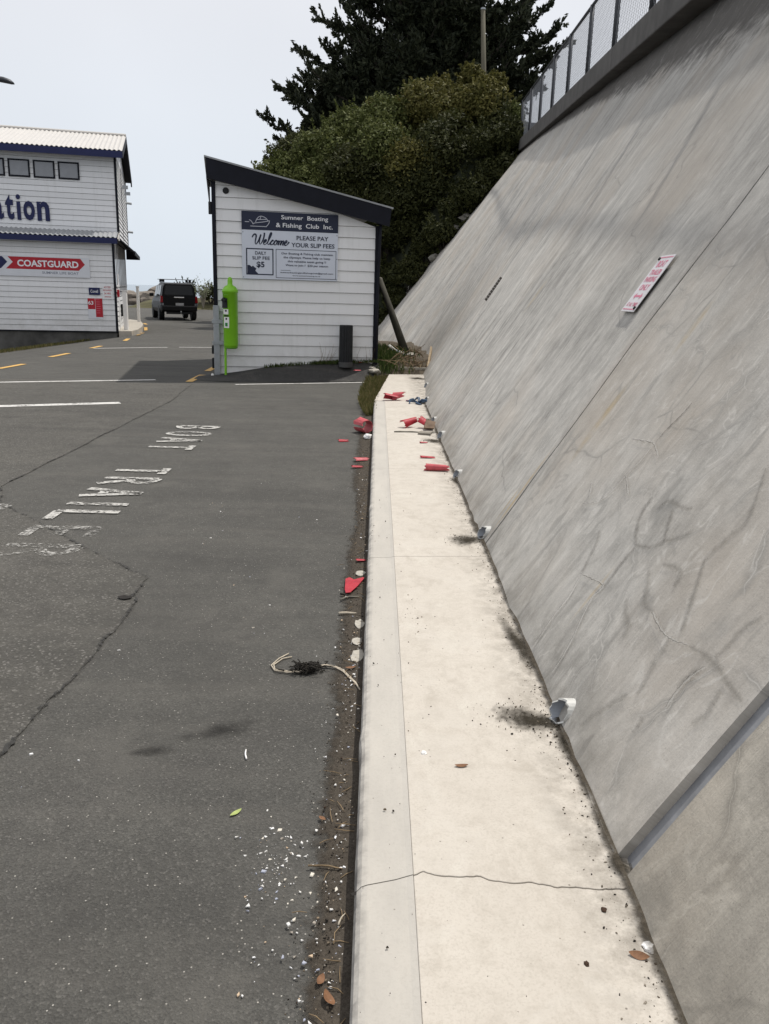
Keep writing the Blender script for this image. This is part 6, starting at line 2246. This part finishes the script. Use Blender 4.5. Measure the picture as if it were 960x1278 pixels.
for k in range(6):
    a = k * 1.05
    pts_ = [Vector((.63 + (.03 + .05 * i) * math.cos(a + .25 * i), 12.28 + (.05 + .07 * i) * math.sin(a + .2 * i), PZ + .015 + .05 * math.sin(1.1 * i) * (k % 2))) for i in range(4)]
    mb.tube(pts_, [.014, .02, .018, .008], 5)
mb.build('torn_strip', M['blue'], bs)

# ------------------------------------------------------------------ bank, tray, post and grass at the end of the path
mb = MB()
xs3 = [-.35 + .16 * i for i in range(14)]
ys3 = [16.35 + .22 * i for i in range(34)]
for y in ys3:
    for x in xs3:
        z = .0 + .36 * sstep(16.4, 17.6, y) * sstep(-.45, .0, x) + .10 * mnoise.noise((x * 2.2, y * 1.6, 0)) * sstep(16.6, 17.4, y)
        if x > .22 and y < 16.95:
            z = min(z, .06)
        mb.v.append((x, y, z))
n = len(xs3)
for j in range(len(ys3) - 1):
    for i in range(n - 1):
        a = j * n + i
        mb.f.append((a, a + 1, a + n + 1, a + n))
structure(mb.build('earth_bank', M['soil'], None, smooth=True, fix=False))
def bank_z(x, y):
    return .36 * sstep(16.4, 17.6, y) * sstep(-.45, .0, x)
pts = []
for _ in range(2600):                                   # long grass between road and path end
    y = rnd.uniform(11.6, 16.6)
    kx = lerp(y, [11, 12, 13.04, 14.69, 16.47], [-.03, -.03, .01, .12, .24])
    w_ = lerp(y, [11.6, 13, 14.5, 16.6], [.10, .26, .36, .42])
    pts.append((kx - w_ * rnd.random() ** 1.3, y, .0))
blades('verge_grass', pts, .13, .010, M['grass'])
pts = []
for _ in range(1500):
    x, y = rnd.gauss(.15, .22), rnd.uniform(16.75, 19.5)
    if x > -.12:
        pts.append((x, y, bank_z(x, y)))
blades('weeds', pts, .20, .014, M['grassgreen'])
pts = []
for _ in range(900):
    s = rnd.choice((rnd.uniform(.9, 2.2), rnd.uniform(2.2, 3.2), rnd.uniform(1.9, 2.4)))
    q = hp(s, apron_z(s) - .02, .04 + abs(rnd.gauss(0, .06)))
    pts.append(tuple(q))
blades('weeds', pts, .09, .008, M['grassgreen'])
# tall dry stalks against the boards
mb = MB()
for i in range(16):
    s = rnd.choice((rnd.gauss(2.12, .10), rnd.gauss(1.95, .12), rnd.gauss(2.9, .10)))
    b = hp(s, apron_z(s) - .02, .05)
    tp = hp(s + rnd.gauss(0, .10), apron_z(s) + rnd.uniform(.15, .42), .06 + rnd.random() * .06)
    mb.tube([b, b.lerp(tp, .5) + HU * rnd.gauss(0, .02), tp], [.0035, .003, .0015], 4)
o = mb.build('dry_stalks', M['twig'], None)
o['kind'] = 'stuff'
# wooden tray of twigs
ty = thing('wooden_tray', 'broken wooden tray of dry twigs at the far end of the path', 'wooden tray', (.78, 17.3, .14))
MB().box((.76, 17.05, .19), (.56, .045, .09), (Vector((.985, .05, 0)).normalized(), Vector((-.05, .985, 0)).normalized(), UP)).build('front_board', plain('bleached_board', (.42, .39, .33), .9, .15, 9, .3), ty)
MB().box((.80, 17.30, .155), (.50, .50, .02)).build('bottom_board', M['wood'], ty)
sd_ = Vector((.30, .35, .42)).normalized()
MB().prism([(1.03, 17.02, .15), (1.06, 17.02, .15), (1.16, 17.55, .52), (1.12, 17.55, .54)], (0, .02, .10)).build('side_board', M['wood'], ty)
mb = MB()
for i in range(130):
    c_ = Vector((.80 + rnd.gauss(0, .15), 17.32 + rnd.gauss(0, .15), .19 + abs(rnd.gauss(0, .07))))
    d = Vector((rnd.gauss(0, 1), rnd.gauss(0, 1), rnd.gauss(0, .5))).normalized() * rnd.uniform(.05, .17)
    mb.tube([c_ - d, c_ + Vector((rnd.gauss(0, .01), 0, .01)), c_ + d], [.004, .008, .004], 4)
o = mb.build('twigs', M['twig'], ty)
o['kind'] = 'stuff'
# leaning timber and broken pipe
tp_, bt_ = Vector(xz(474, 348, 19.2)), Vector(xz(504, 434, 18.6))
lt = thing('leaning_post', 'dark round timber post leaning between the hut and the wall', 'timber post', (bt_.x, bt_.y, .3))
d = (bt_ - tp_).normalized()
MB().tube([tp_, tp_.lerp(bt_, .5), bt_ + d * .25], [.055, .075, .095], 12).build('post_shaft', plain('dark_timber', (.055, .052, .040), .9, .3, 3, .4, stretch=(4, 4, .5)), lt, smooth=True)
MB().lathe([(.0, .02), (.045, .016), (.058, .0), (.058, -.05)], tp_, 12, (d.orthogonal().normalized(), d.cross(d.orthogonal().normalized()), -d)).build('post_top', M['woodgrey'], lt)
bk_ = thing('broken_pipe', 'bent white drain pipe lying under the leaning timber post', 'drain pipe', (.45, 18.0, .4))
MB().tube([xz(486, 432, 18.2), xz(495, 440, 17.9), xz(499, 441, 17.9), xz(506, 442, 17.9)], [.04, .045, .045, .04], 10).build('pipe_wall', M['pvc'], bk_, smooth=True)
MB().tube([xz(494, 439.2, 17.9), xz(499, 441, 17.9)], .055, 10).build('pipe_elbow', M['pvcgrey'], bk_, smooth=True)
# heap of branches and rubble behind the tray
mb = MB()
for i in range(120):
    c_ = Vector((.50 + rnd.gauss(0, .22), 18.1 + rnd.gauss(0, .5), .30 + abs(rnd.gauss(0, .08))))
    d = Vector((rnd.gauss(0, 1), rnd.gauss(0, 1), rnd.gauss(0, .6))).normalized() * rnd.uniform(.08, .32)
    mb.tube([c_ - d, c_ + Vector((rnd.gauss(0, .03), 0, .03)), c_ + d], [.006, .012, .004], 4)
o = mb.build('branch_heap', M['twig'], None)
o['kind'] = 'stuff'
for i, (px, py, Y, r, lb) in enumerate(((463, 457, 16.85, .10, 'pale stone at the right corner of the hut'), (467, 461, 16.7, .12, 'white stone slab in the weeds by the path end'), (490, 447, 17.7, .13, 'dark stone under the bent pipe'), (513, 440, 17.9, .10, 'pale stone on top of the twig tray heap'))):
    q = xz(px, py, Y)
    lump('loose_stone', (q[0], q[1], q[2] - .06), (r, r * .8), lb, M['lime'] if i in (0, 1, 3) else M['stone'], 'stone', 'stones at the end of the path', .5, 40 + i)
